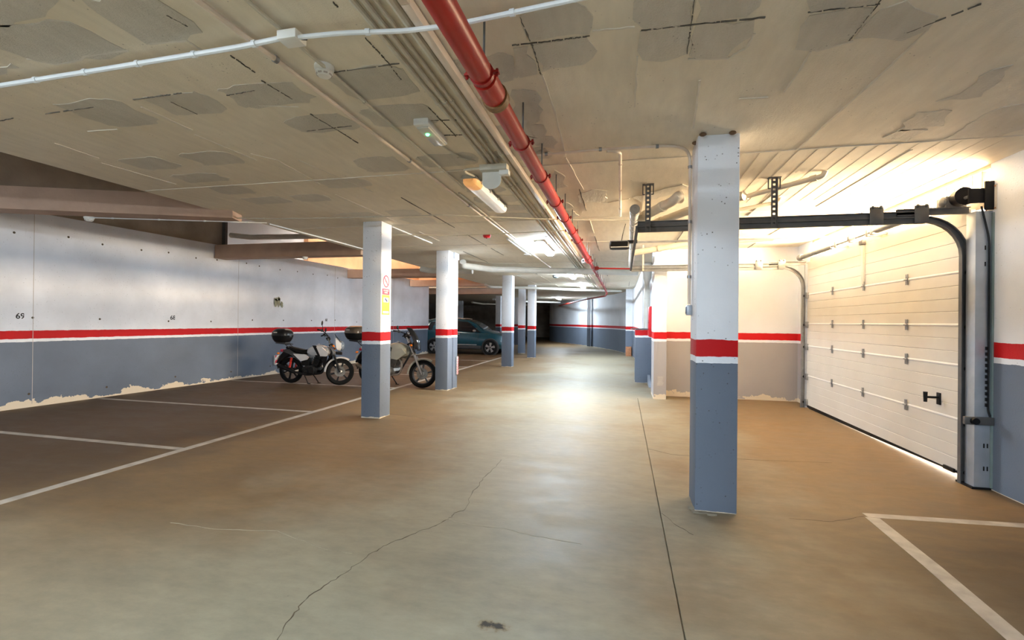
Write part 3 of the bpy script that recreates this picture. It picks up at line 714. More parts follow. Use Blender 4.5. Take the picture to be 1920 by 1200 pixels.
hanger(1.50, 5.345, 2.49, 'slotted hanger right of the big column, above the near track')
bb = B(); bb.box(.36, .39, 9.5, 9.506, 2.5, CZ); tag(bb.obj('strap_hanger', M_PVC2), 'thin pale strap holding the far track end', 'hanger')
# access plate and switch things on the walls
p0, p1 = px(1849, 352, X=XR), px(1870, 392, X=XR)
ap = thing('access_plate', 'square painted access plate on the right wall by the track head', 'plate', (XR, (p0.y+p1.y)/2, (p0.z+p1.z)/2))
B().box(XR-.006, XR-.001, p1.y, p0.y, p1.z, p0.z).obj('plate', mat('plate_cream', (.68, .62, .55), .6), ap)
for yy in (p1.y+.015, p0.y-.015):
    for zz in (p1.z+.015, p0.z-.015): B().ball((XR-.007, yy, zz), .008, 8).obj('screw', M_BRICKO, ap)
bx_ = thing('push_button', 'small red push button box at the garage door jamb', 'button', (3.29, 9.85, .64))
B().box(3.262, 3.298, 9.81, 9.89, .60, .68, bev=.006).obj('case', M_BLACK, bx_)
B().lathe([(0, -.012), (.018, -.012), (.02, 0)], (3.262, 9.85, .64), 'X', 12).obj('button', M_SRED, bx_)
sw = thing('wall_switch', 'grey switch box on the side of the big column', 'switch', (.555, 4.3, 1.61))
B().box(.530, .5725, 4.262, 4.345, 1.567, 1.652, bev=.005).obj('case', M_GALV, sw)
B().box(.524, .531, 4.275, 4.332, 1.58, 1.64, bev=.003).obj('rocker', mat('switch_blue_grey', (.16, .20, .27), .4), sw)

# ================================================================== pipes, conduits, cables
def run(name, label, cat, pts, r, m, clips=0, rb=.06, group=None, n=8, clipmat=None, ends=None):
    pts = [Vector(p) for p in pts]
    t_ = thing(name, label, cat, pts[0], group=group)
    path = bend(pts, rb) if len(pts) > 2 else pts
    B().tube(path, r, n).obj('pipe' if r > .03 else 'tube', m, t_)
    if clips:
        tot = sum((b_-a_).length for a_, b_ in zip(pts[:-1], pts[1:]))
        for k in range(clips):
            s_ = tot*(k+.5)/clips
            for a_, b_ in zip(pts[:-1], pts[1:]):
                L_ = (b_-a_).length
                if s_ <= L_: break
                s_ -= L_
            p = a_.lerp(b_, min(1, s_/L_)); d = (b_-a_).normalized()
            B().tube([p-d*.012, p+d*.012], r+.005, 8).obj('clip', clipmat or m, t_)
    return t_
zc = lambda r: CZ - r - .0145
def cy(x, r): return zc(r)
yf = 22.0
run('conduit', 'conduit left of the smoke detector, running along the ceiling', 'conduit', [(-1.935, -2, zc(.016)), (-1.925, 4, zc(.016)), (-1.93, 13.5, zc(.016))], .016, M_CONDP, 9, group='ceiling conduits', clipmat=M_STEEL)
run('conduit', 'thin conduit that feeds the smoke detector and exit light row', 'conduit', [(-1.705, -2, zc(.011)), (-1.71, 2.4, zc(.011)), (-1.73, 5.0, zc(.011))], .011, M_COND, 5, group='ceiling conduits')
run('conduit', 'thin conduit that starts beside the unlit lamp', 'conduit', [(-1.86, 5.2, zc(.011)), (-1.88, 8.3, zc(.011))], .011, M_COND, 3, group='ceiling conduits')
for x, r, lab in ((-1.205, .015, 'leftmost tube of the conduit bundle ending at the junction box'), (-1.155, .015, 'second tube of the conduit bundle ending at the junction box'),
                  (-1.105, .012, 'third tube of the conduit bundle ending at the junction box')):
    run('conduit', lab, 'conduit', [(x, -2, zc(r)), (x-.03, 4.2, zc(r)), (x-.04, 13, zc(r)), (x-.02, yf, zc(r))], r, M_COND, 12, group='ceiling conduits')
run('conduit', 'grey tube hugging the cream trunking', 'conduit', [(-1.045, -2, zc(.02)), (-1.05, yf, zc(.02))], .02, M_COND, 10, group='ceiling conduits')
tk = thing('trunking', 'cream square trunking beside the red pipe', 'trunking', (-.98, 2, CZ))
for k in range(12):
    B().box(-1.005, -.962, -2+2*k, -.004+2*k, CZ-.057, CZ-.0085, bev=.003).obj('trunking_length', M_CONDP, tk)
P_ = [px(u, v, Z=CZ-.062) for u, v in ((-60, 170), (200, 129), (450, 88), (535, 70))]
run('cable', 'bright white cable crossing the ceiling at the upper left', 'cable', P_, .014, M_CONDW, 6, group='white ceiling cables')
P_ = [px(u, v, Z=CZ-.072) for u, v in ((560, 70), (640, 62), (760, 58), (850, 47), (960, 24), (1110, -8))]
run('cable', 'sagging white cable crossing behind the red pipe', 'cable', P_, .012, M_CONDW, 2, group='white ceiling cables')
P_ = [px(u, v, Z=CZ-.075) for u, v in ((440, 409), (520, 410), (650, 408), (760, 405), (830, 403), (930, 407), (1000, 410), (1085, 412), (1160, 413), (1195, 412))]
run('cable', 'thin cable crossing the ceiling above the unlit lamp', 'cable', P_, .008, M_COND, 7, group='ceiling cables')
j = px(976, 293, Z=CZ-.02); k_ = px(1125, 280, Z=CZ-.015); l_ = px(1262, 273, Z=CZ-.015)
run('conduit', 'conduit that bends down the side of the big column to the switch', 'conduit', [j, k_, l_, (.548, 4.30, CZ-.02), (.552, 4.305, 2.6), (.552, 4.305, 1.66)], .013, M_CONDP, 6, rb=.14, group='ceiling conduits', clipmat=M_STEEL)
run('conduit', 'short branch conduit left of the big column', 'conduit', [px(1138, 283, Z=CZ-.05), px(1163, 285, Z=CZ-.05), px(1163, 405, Z=CZ-.05)], .014, M_CONDP, 3, rb=.1, group='ceiling conduits')
P_ = [px(u, v, Z=CZ-.02) for u, v in ((800, 250), (845, 285), (868, 298), (892, 302))]
run('cable', 'curved cable from the exit light to the junction box', 'cable', P_, .008, M_COND, 2, rb=.15, group='ceiling cables')
P_ = [px(u, v, Z=CZ-.02) for u, v in ((505, 420), (570, 437), (620, 450), (681, 467))]
run('conduit', 'white tube along the slab edge behind the signed column', 'conduit', P_, .012, M_CONDW, 2, group='ceiling conduits')
P_ = [px(735, 425, Z=CZ-.02), px(810, 456, Z=CZ-.02)]
run('conduit', 'white tube leaving the head of the signed column', 'conduit', P_, .011, M_CONDW, 2, group='ceiling conduits')
p = px(167, 408, Z=2.87)
run('cable', 'thin cable from the detector under the slanting beam', 'cable', [p, p.lerp(px(438, 416, Z=2.87), .5), px(438, 416, Z=2.87), px(500, 418, Z=2.95)], .007, M_CONDW, 4, group='ceiling cables')
run('cable', 'cable run across the ceiling just before the bright lamp', 'cable', [px(u, v, Z=CZ-.075) for u, v in ((735, 440), (850, 442), (960, 437), (1060, 432))], .007, M_COND, 4, group='ceiling cables')

# red fire main
fp = thing('fire_pipe', 'long red fire main hung under the ceiling', 'pipe', (-.67, 1, 2.72))
RZ = 2.72; RX = lambda y: -.69 + .003*(y-2)
def at_pipe(u, v):
    q = px(u, v, Z=RZ); return q.y
B().tube([(RX(-2), -2, RZ), (RX(2.2), 2.2, RZ)], .058, 20).obj('pipe', M_RED, fp)
B().tube([(RX(2.2), 2.2, RZ), (RX(9.6), 9.6, RZ)], .054, 20).obj('pipe', M_RED, fp)
B().tube([(RX(2.25)+.001, 2.28, RZ), (RX(2.6), 2.50, RZ)], .064, 20).obj('coupling', M_RED, fp)
bb = B(); bb.lathe([(.05, 2.47), (.073, 2.47), (.073, 2.53), (.062, 2.545), (.05, 2.545)], (RX(2.5), 0, RZ), 'Y', 20, closed=True); cp = bb.obj('coupling_ring', M_BRASS, fp)
end = px(1138, 551, Z=2.70)
B().tube([(RX(9.6), 9.6, RZ), (RX(10), 10, RZ), (RX(15), 15, RZ), (RX(19.6), 19.6, 2.70)], [.05, .036, .036, .036], 12).obj('pipe', M_RED, fp)
B().tube(bend([(RX(19.6), 19.6, 2.70), (RX(19.8), 19.9, 2.70), px(1135, 555, Z=2.68), px(1100, 561, Z=2.68), px(1048, 573, Z=2.66)], .15), .036, 10).obj('pipe', M_RED, fp)
ys = [2.245]
ys += [at_pipe(u, v) for u, v in ((978, 268), (1012, 331), (1042, 378), (1060, 408), (1074, 432), (1085, 450))] + [9.0, 9.55, 10.6, 11.3, 12.1, 12.6, 14, 15.2, 16.5, 18]
for i, y in enumerate(ys):
    r = .062 if y < 9.7 else .042
    bb = B(); bb.lathe([(r-.010, y-.013), (r, y-.013), (r, y+.013), (r-.010, y+.013)], (RX(y), 0, RZ), 'Y', 18, closed=True)
    if y < 9.7:
        for s_ in (-1, 1):
            bb.box(RX(y)+s_*(r+.012)-.014, RX(y)+s_*(r+.012)+.014, y-.016, y+.016, RZ-.005, RZ+.005)
            for dz in (-.012, .012): bb.ball((RX(y)+s_*(r+.016), y, RZ+dz), .009, 6)
    cl = bb.obj('clamp', M_RED2, fp)
    B().tube([(RX(y)+.01, y, RZ+r), (RX(y)+.01, y, CZ)], .006, 6).obj('hanger_rod', M_DSTEEL, cl)
q0 = px(1118, 503, Y=10.9); q1 = px(1192, 505, Y=10.9)
_t = B().tube([(RX(10.9)+.036, 10.9, q0.z), (q1.x+.4, 10.9, q1.z)], .017, 10); bt = _t.obj('branch_pipe', M_RED, fp)
B().lathe([(.017, 0), (.04, 0), (.045, .06), (.03, .10), (.017, .10)], (RX(10.9)+.03, 10.9, q0.z), 'X', 12).obj('tee', M_RED2, bt)

# drain pipes
def drain(name, label, pts, r, m, rb=.12, collars=(), into=None):
    pts = [Vector(p) for p in pts]
    if into is None:
        t_ = thing(name, label, 'pipe', pts[0], group='plastic drain pipes')
        B().tube(bend(pts, rb) if len(pts) > 2 else pts, r, 16).obj('pipe', m, t_)
    else: t_ = B().tube(bend(pts, rb) if len(pts) > 2 else pts, r, 16).obj(name, m, into)
    for i, f in collars:
        a_, b_ = pts[i], pts[i+1]; p = a_.lerp(b_, f); d = (b_-a_).normalized()
        B().tube([p-d*.03, p+d*.03], r+.007, 16).obj('collar', m, t_)
    return t_
d1 = drain('drain_pipe', 'white drain running along the aisle, capped end facing the viewer', [(.124, 5.64, 2.80), (.168, 11.2, 2.80)], .052, M_PVC, collars=((0, .02), (0, .08), (0, .14), (0, .2), (0, .5)))
bb = B(); bb.lathe([(0, 5.622), (.02, 5.622), (.022, 5.618), (.03, 5.618), (.032, 5.622), (.058, 5.622), (.058, 5.67)], (.124, 0, 2.80), 'Y', 20); bb.obj('end_cap', mat('pvc_cap_grey', (.30, .28, .24), .5), d1)
drain('branch_pipe', '', [(.14, 6.25, 2.80), px(1262, 377, Z=2.86), px(1273, 366, Z=2.90), (px(1275, 362, Z=2.99).x, px(1275, 362, Z=2.99).y, 2.925)], .055, M_PVC2, .1, ((0, .3), (0, .75)), d1)
drain('branch_pipe', '', [(.145, 6.95, 2.80), px(1300, 392, Z=2.83), px(1390, 368, Z=2.88), px(1395, 367, Z=2.88)], .05, M_PVC2, .1, ((0, .5), (1, .3)), d1)
q = px(1543, 330, Z=2.95)
drain('drain_pipe', 'slim cream drain rising to the ceiling right of the big column', [px(1390, 371, Z=2.90), q, q+Vector((.02, 0, .045))], .026, M_PVC2, .05, ((0, .05), (0, .9)))
q = px(1460, 379, Z=2.94)
drain('drain_pipe', 'shorter slim drain under the bright ceiling', [px(1385, 393, Z=2.88), q, q+Vector((.02, 0, .05))], .022, M_PVC2, .05, ((0, .9),))
drain('drain_pipe', 'yellowed drain running low behind the opener rail', [(.17, 8.3, 2.68), px(1310, 453, Y=8.3), px(1450, 446, Y=8.25)], .05, M_PVC2, .1, ((0, .4), (1, .2)))
drain('drain_pipe', 'large white drain crossing the aisle behind the bright lamp', [px(868, 491, Y=10.9), px(868, 498, Y=11.0), px(920, 505, Z=2.855), px(1195, 511, Z=2.855)], .08, M_PVC, .12, ((2, .02), (2, .6)))
drain('drain_pipe', 'white drain behind the column with the boxed duct', [(-5.45, 12.2, 2.92), (-5.2, 12.2, 2.87), (-3.95, 12.2, 2.84)], .075, M_PVC, .1, ((1, .5),))
drain('drain_pipe', 'slim white drain across the far ceiling by the distant column', [px(910, 534, Z=2.92), px(918, 538, Z=2.82), px(1000, 540, Z=2.82), px(1085, 543.5, Z=2.84), px(1165, 546, Z=2.9)], .05, M_PVC, .2)
drain('drain_pipe', 'farthest slim drain near the dark bays', [px(925, 561, Z=2.8), px(940, 564, Z=2.78), px(1050, 567, Z=2.8)], .06, M_PVC, .2)
dd_ = drain('drain_pipe', 'dim drain across the dark bays above the car', [px(885, 567, Z=2.75), px(905, 570, Z=2.72), px(990, 572, Z=2.72)], .06, M_PVC2, .2)
for u in (915, 950, 985):
    p = px(u, 571, Z=2.72); B().tube([(p.x, p.y, 2.75), (p.x, p.y, CZ)], .008, 6).obj('hanger_rod', M_STEEL, dd_)
dp = thing('downpipe', 'white downpipe with funnel standing above the low pier', 'pipe', (.56, 12.35, 1.36), group='plastic drain pipes')
B().lathe([(.0, 1.352), (.075, 1.352), (.075, 2.34), (.055, 2.40), (.06, 2.50), (.11, 2.62), (.115, 2.99), (0, 2.99)], (.585, 12.36, 0), 'Z', 18).obj('pipe', M_PVC, dp)
B().lathe([(.07, 2.08), (.083, 2.08), (.083, 2.12), (.07, 2.12)], (.585, 12.36, 0), 'Z', 18, closed=True).obj('collar', M_PVC, dp)
run('drain_pipe', 'cream drain pipe lying across the light well above the beam', 'pipe', [px(433, 441, Y=9.62), px(470, 445, Y=9.62), px(640, 442, Y=9.62)], .06, M_PVC2, 2, group='plastic drain pipes', n=14)
bb = B(); q = px(425, 420, Y=9.55); bb.box(q.x-.03, q.x+.06, 9.45, 9.52, 3.22, 4.68); tag(bb.obj('steel_post', M_DSTEEL), 'dark steel post in the light well beside the drain pipe', 'post')

# ------------------------------------------------------------------ lamps
def lamp(x, y0, label, lit, ln=1.35):
    t_ = thing('tube_lamp', label, 'lamp', (x, y0+ln/2, CZ), group='fluorescent tube lamps')
    w_ = .084
    prof = [(-w_, CZ-.035), (-w_*.85, CZ-.012), (-.035, CZ-.002), (.035, CZ-.002), (w_*.85, CZ-.012), (w_, CZ-.035), (w_+.006, CZ-.045), (-w_-.006, CZ-.045)]
    B().prism([(x+a, z) for a, z in prof], y0, y0+ln, 'Y').obj('housing', M_LAMPB, t_)
    rings = []
    for yy, s_ in ((y0+.0, .55), (y0+.02, .85), (y0+.06, 1), (y0+ln-.06, 1), (y0+ln-.02, .85), (y0+ln, .55)):
        rings.append([(x+a*w_*s_, yy, CZ-.045-c*.062*s_) for a, c in ((-1, 0), (-.96, .45), (-.75, .85), (-.35, 1), (.35, 1), (.75, .85), (.96, .45), (1, 0))])
    if lit:
        B().ring_loft(rings).obj('diffuser', M_LENS_ON if y0 > 0 else M_LENS_BOOST, t_)
    else:
        cut = y0+.22
        r1 = rings[:3] + [[(p[0], cut, p[2]) for p in rings[2]]]; r2 = [[(p[0], cut, p[2]) for p in rings[2]]] + rings[3:]
        B().ring_loft(r2).obj('diffuser', M_LENS_OFF, t_); tag(B().ring_loft(r1).obj('glowing_end', M_LENS_END, t_), 'faint orange glow of the failing tube end')
    for k in range(4):
        yy = y0 + ln*(.12+.25*k)
        for s_ in (-1, 1): B().box(x+s_*(w_+.007)-.006, x+s_*(w_+.007)+.006, yy-.012, yy+.012, CZ-.065, CZ-.03).obj('clip', M_PLW, t_)
    return t_
LXX = -1.54
lamp(-1.545, 4.62, 'unlit tube lamp with orange end beside the red pipe', False)
lamp(-1.51, 8.55, 'brightest tube lamp in the middle of the aisle ceiling', True, 1.5)
lamp(-1.58, 14.3, 'lit tube lamp beyond the crossing drain', True)
lamp(-1.60, 18.6, 'lit tube lamp farther down the aisle', True)
lamp(-3.9, 28.8, 'farthest lit tube lamp at the bend of the aisle', True)
lamp(-1.5, -2.6, 'lit tube lamp above and behind the viewer', True)
lamp(-1.55, -6.9, 'added fill tube lamp well behind the viewer in the aisle', True)  # extra unseen lamp added for frontal fill on columns and walls
lamp(-5.2, -1.9, 'lit tube lamp behind the viewer over the left bays', True)

# ------------------------------------------------------------------ ceiling devices
jb = thing('junction_box', 'grey junction box with hanging flap above the unlit lamp', 'junction box', px(922, 303, Z=CZ))
q = px(919, 304, Z=CZ-.03)
B().box(q.x-.09, q.x+.17, q.y-.05, q.y+.05, CZ-.115, CZ-.062, bev=.006).obj('box', M_COND, jb)
bb = B()
fl = [(q.x-.02+.09*math.cos(a)+.03, CZ-.205+.07*math.sin(a)) for a in [PI+k*PI/8 for k in range(9)]]
bb.prism([(q.x+.10, CZ-.10), (q.x-.08, CZ-.10)] + fl, q.y+.02, q.y+.024, 'Y'); bb.obj('hanging_cover', M_PVC, jb)
B().box(q.x+.09, q.x+.18, q.y-.02, q.y+.05, CZ-.155, CZ-.112, bev=.004).obj('small_box', M_PLW, jb)
B().tube(bend([(q.x-.09, q.y, CZ-.08), (q.x-.26, q.y+.0, CZ-.08), (q.x-.28, q.y+.14, CZ-.07), (q.x-.26, q.y+.34, CZ-.04)], .07), .011, 8).obj('feed_tube', M_COND, jb)
q = px(547, 72, Z=CZ-.062)
b_ = thing('junction_box', 'small white junction box where the white cables meet', 'junction box', (q.x, q.y, CZ))
B().box(q.x-.055, q.x+.055, q.y-.045, q.y+.045, CZ-.085, CZ-.038, bev=.005).obj('box', M_PLW, b_)
B().tube([(q.x+.055, q.y, CZ-.065), (q.x+.085, q.y, CZ-.07)], .012, 8).obj('gland', M_BLACK, b_)
def detector(p, r, label):
    t_ = thing('smoke_detector', label, 'detector', p, group='smoke detectors'); z = p[2]
    B().lathe([(0, z), (r, z), (r, z-.02), (r*.93, z-.03), (r*.6, z-.03)], (p[0], p[1], 0), 'Z', 20).obj('base', M_PLW, t_)
    B().lathe([(r*.82, z-.028), (r*.85, z-.045), (r*.6, z-.062), (0, z-.066)], (p[0], p[1], 0), 'Z', 20).obj('head', M_PLW, t_)
    bb = B()
    for k in range(8):
        a = k*PI/4; bb.cbox((p[0]+r*.74*math.cos(a), p[1]+r*.74*math.sin(a), z-.052), (.006, .022, .008), Matrix.Rotation(a, 4, 'Z'))
    bb.obj('vent_slot', M_SGREY, t_)
    return t_
p = px(608, 124, Z=CZ); detector((p.x, p.y, CZ), .056, 'white smoke detector on the thin conduit at the upper left')
p = px(167, 407, Z=2.90); detector((p.x, p.y, 2.905), .06, 'small white detector under the slanting beam')
p = px(571, 482, Y=9.3); detector((p.x, 9.32, 2.90), .06, 'small white detector under the cross beam')
p = px(803, 236, Z=CZ)
ex = thing('emergency_light', 'white emergency light with a glowing green dot', 'emergency light', (p.x, p.y, CZ))
m_ = Matrix.Translation((p.x, p.y+.02, CZ)) @ Matrix.Rotation(.02, 4, 'Z')
B(m_).box(-.06, .06, -.17, .25, -.05, -.001, bev=.008).obj('case', M_PLW, ex)
B(m_).box(-.047, .047, -.13, .235, -.064, -.049, bev=.004).obj('lens', mat('lamp_lens_clear', (.66, .66, .60), .2), ex)
B(m_).ball((-.005, -.02, -.064), .015, 10).obj('green_led', M_GREEN, ex)
p = px(913, 440, Z=CZ)
sr = thing('alarm_sounder', 'small red alarm sounder on the ceiling', 'alarm', (p.x, p.y, CZ))
B().lathe([(0, CZ), (.075, CZ), (.07, CZ-.03), (.05, CZ-.055), (0, CZ-.06)], (p.x, p.y, 0), 'Z', 16).obj('sounder', M_REDBOX, sr)
B().lathe([(0, CZ-.056), (.02, CZ-.058), (.018, CZ-.066), (0, CZ-.068)], (p.x, p.y, 0), 'Z', 10).obj('lens', M_RED2, sr)
p = px(1085, 490, Y=10.6); p.x = -.86
cm = thing('security_camera', 'white bullet security camera under the ceiling by the red pipe', 'camera', (p.x, 10.6, CZ))
B().lathe([(0, 0), (.05, 0), (.05, -.05), (.03, -.06), (0, -.06)], (p.x, 10.7, CZ), 'Z', 14).obj('mount', M_PLW, cm)
B().tube([(p.x, 10.7, CZ-.05), (p.x, 10.68, p.z)], .014, 8).obj('arm', M_PLW, cm)
B().lathe([(0, 10.52), (.034, 10.52), (.042, 10.53), (.042, 10.74), (.02, 10.77), (0, 10.77)], (p.x, 0, p.z), 'Y', 16).obj('body', M_PLW, cm)
B().lathe([(0, 10.512), (.02, 10.512), (.024, 10.522)], (p.x, 0, p.z), 'Y', 12).obj('lens', M_BLACK, cm)
p = px(1042, 516, Z=CZ)
gd = thing('gas_detector', 'dark grey round detector past the crossing drain', 'detector', (p.x, p.y, CZ))
B().lathe([(0, CZ), (.10, CZ), (.10, CZ-.05), (.07, CZ-.09), (0, CZ-.09)], (p.x, p.y, 0), 'Z', 14).obj('body', mat('detector_grey', (.10, .13, .14), .5), gd)
B().box(p.x-.03, p.x+.03, p.y-.115, p.y-.095, CZ-.06, CZ-.03).obj('label_plate', M_PLW, gd)
fs = thing('white_batten', 'flat white batten on the ceiling left of the brightest lamp', 'batten', (-1.93, 9.2, CZ))
B().box(-2.045, -2.0, 8.25, 10.2, CZ-.045, CZ-.001, bev=.004).obj('batten', M_CONDW, fs)
B().box(-2.09, -1.965, 10.02, 10.22, CZ-.055, CZ-.046, bev=.003).obj('end_box', M_PLW, fs)

# ------------------------------------------------------------------ signs, cabinets, hazard boards
SX = -3.57
def zs(v): return px(723, v, X=SX).z
yc = 6.70
ns = thing('no_smoking_sign', 'round no smoking sign on the column', 'sign', (SX, yc, zs(527)), group='signs on the column')
zm = (zs(515)+zs(540))/2; rr = (zs(515)-zs(540))/2*.92
B().box(SX+.0005, SX+.004, 6.59, 6.815, zs(541)+.002, zs(513), bev=0).obj('plate', M_SWHITE, ns)
B().lathe([(rr*.80, .0035), (rr, .0035), (rr, .006), (rr*.80, .006)], (SX, yc, zm), 'X', 28, closed=True).obj('ring', M_SRED, ns)
B().cbox((SX+.0048, yc, zm), (.0016, rr*1.75, .018), Matrix.Rotation(-PI/4, 4, 'X')).obj('slash', M_SRED, ns)
bb = B(); bb.box(SX+.0035, SX+.005, yc-.055, yc+.03, zm-.012, zm+.006); bb.box(SX+.0035, SX+.005, yc+.036, yc+.05, zm-.012, zm+.03); bb.obj('cigarette', M_SGREY, ns)
rs = thing('red_sign', 'small red lettered sign under the no smoking disc', 'sign', (SX, yc, zs(547)), group='signs on the column')
B().box(SX+.0005, SX+.004, 6.59, 6.815, zs(552.5), zs(541.5)).obj('plate', M_SRED, rs)
for s, v, sz in (('PROHIBIDO', 545, .030), ('FUMAR', 549, .034)): text(s, sz, M_SWHITE, 'lettering', rs, Matrix.Translation((SX+.0048, yc, zs(v))) @ FX)
ysn = thing('cctv_sign', 'yellow video surveillance sign on the column', 'sign', (SX, yc, zs(571)), group='signs on the column')
B().box(SX+.0005, SX+.004, 6.58, 6.82, zs(590), zs(553)).obj('plate', M_YEL, ysn)
B().box(SX+.0035, SX+.005, 6.62, 6.78, zs(567), zs(558)).obj('picture_panel', M_SWHITE, ysn)
bb = B(); bb.cbox((SX+.0054, 6.70, zs(562.3)), (.0012, .075, .03), Matrix.Rotation(-.6, 4, 'X')); bb.cbox((SX+.0054, 6.725, zs(564)), (.0012, .03, .02), Matrix.Rotation(-.6, 4, 'X')); bb.obj('camera_mark', M_SBLUE, ysn)
bb = B()
for v in (570.5, 573.5, 576.5, 579.5): bb.box(SX+.0038, SX+.0048, 6.62, 6.78, zs(v+.5), zs(v-.1))
bb.obj('print_line', mat('sign_ochre', (.55, .36, .01), .5), ysn)
B().box(SX+.0035, SX+.005, 6.605, 6.795, zs(587.5), zs(583.5)).obj('white_strip', M_SWHITE, ysn)
nt_ = thing('paper_notice', 'white printed notice below the yellow sign', 'notice', (SX, yc, zs(605)), group='signs on the column')
B().box(SX+.0005, SX+.002, 6.575, 6.835, zs(619), zs(592)).obj('sheet', M_SWHITE, nt_)
bb = B()
for v in (596, 599, 601.5, 605, 607.5, 610, 615): bb.box(SX+.0018, SX+.0026, 6.60, 6.81, zs(v+.28), zs(v))
bb.obj('print_line', M_SGREY, nt_)
def hazard(label, world, wdt, h, th):
    t_ = thing('hazard_board', label, 'hazard board', mat=world, group='red and white striped corner guards')
    B(world).box(-wdt/2, wdt/2, -h/2, h/2, 0, th, bev=.004).obj('board', M_SWHITE, t_)
    s_ = h*.30; x = -wdt/2-h
    while x < wdt/2:
        poly = []
        base = [(x, -h/2), (x+s_, -h/2), (x+s_+h, h/2), (x+h, h/2)]
        # clip the stripe to the board
        def clip(P, ax, lim, sgn):
            out = []
            for i in range(len(P)):
                a_, b_ = P[i], P[(i+1) % len(P)]; ia = (a_[ax]-lim)*sgn <= 0; ib = (b_[ax]-lim)*sgn <= 0
                if ia: out.append(a_)
                if ia != ib:
                    f = (lim-a_[ax])/(b_[ax]-a_[ax]); out.append((a_[0]+(b_[0]-a_[0])*f, a_[1]+(b_[1]-a_[1])*f))
            return out
        P = clip(clip(base, 0, -wdt/2+.003, -1), 0, wdt/2-.003, 1) if True else base
        if len(P) > 2: B(world).prism(P, th-.001, th+.002).obj('red_stripe', M_SRED, t_)
        x += s_*2.1
    return t_
yy = 11.23
hazard('striped hazard board on the blue-grey base behind the first motorcycle', Matrix.Translation(on_left(yy, .385)) @ FX, .36, .25, .05)
hazard('striped hazard strip on the back corner of the boxed duct', Matrix.Translation((-3.60, 10.06, .50)) @ FX @ Matrix.Rotation(PI/2, 4, 'Z'), .40, .09, .015)
fc = thing('fire_cabinet', 'red fire cabinet mounted on the wall by the downpipe', 'cabinet', (.68, 10.7, 1.5))
B().box(.56, .718, 10.55, 11.1, 1.19, 1.85, bev=.008).obj('body', M_REDBOX, fc)
B().box(.548, .562, 10.57, 11.08, 1.21, 1.83, bev=.003).obj('door', M_REDBOX, fc)
B().box(.538, .549, 10.62, 10.66, 1.48, 1.56, bev=.003).obj('handle', M_CHROME, fc)
q = px(1238, 714, Y=9.73)
st = thing('warning_label', 'faded printed label low on the engaged column', 'label', (q.x, 9.728, q.z))
B().box(q.x-.075, q.x+.075, 9.7265, 9.7295, q.z-.10, q.z+.10).obj('sheet', mat('label_pale', (.36, .34, .34), .7), st)
bb = B()
for k in range(9): bb.box(q.x-.055+.012*random.random(), q.x+.06-.02*random.random(), 9.7255, 9.7268, q.z-.085+.02*k, q.z-.077+.02*k)
bb.obj('print_line', M_SGREY, st)
q = px(1218, 722, Z=0)
bb = B(); bb.prism([(12.05, 0), (12.05, .22), (12.0, .23), (11.35, .02), (11.35, 0)], .60, .66, 'X'); tag(bb.obj('kerb_wedge', M_GALV), 'small grey wedge on the floor against the wall by the low pier', 'wedge')

# ================================================================== motorcycles
M_BWHITE = mat('bike_white', (.66, .66, .67), .3, var=.05, coat=.4)
M_BGREY = mat('bike_dark_grey', (.05, .05, .053), .45, var=.15, spec=.3)
M_BSEAT = mat('seat_vinyl', (.007, .0065, .006), .7, var=.2, scale=25, spec=.2)
M_ENG = mat('engine_black', (.012, .012, .012), .5, .1, var=.3, scale=14, spec=.25)
M_ENG2 = mat('engine_grey', (.16, .145, .125), .45, .5, var=.3, scale=14)
M_ALU = mat('cast_alloy', (.42, .42, .42), .35, .8, var=.15)
M_AMBER = mat('amber_lens', (.75, .20, .02), .25)
M_CHAMP = mat('bike_champagne', (.52, .50, .41), .3, .1, var=.08, coat=.5)
M_LIDBR = mat('top_box_bronze', (.13, .10, .075), .3, .3, var=.25, scale=6, coat=.3)
M_SHOCK = mat('shock_red', (.45, .03, .02), .4)
M_GLASS = mat('headlight_glass', (.20, .25, .32), .1, var=.05)
M_SCREEN = mat('smoked_screen', (.03, .03, .034), .12, var=.05, alpha=.72)
M_EXH = mat('exhaust_steel', (.44, .38, .32), .3, .9, var=.15)

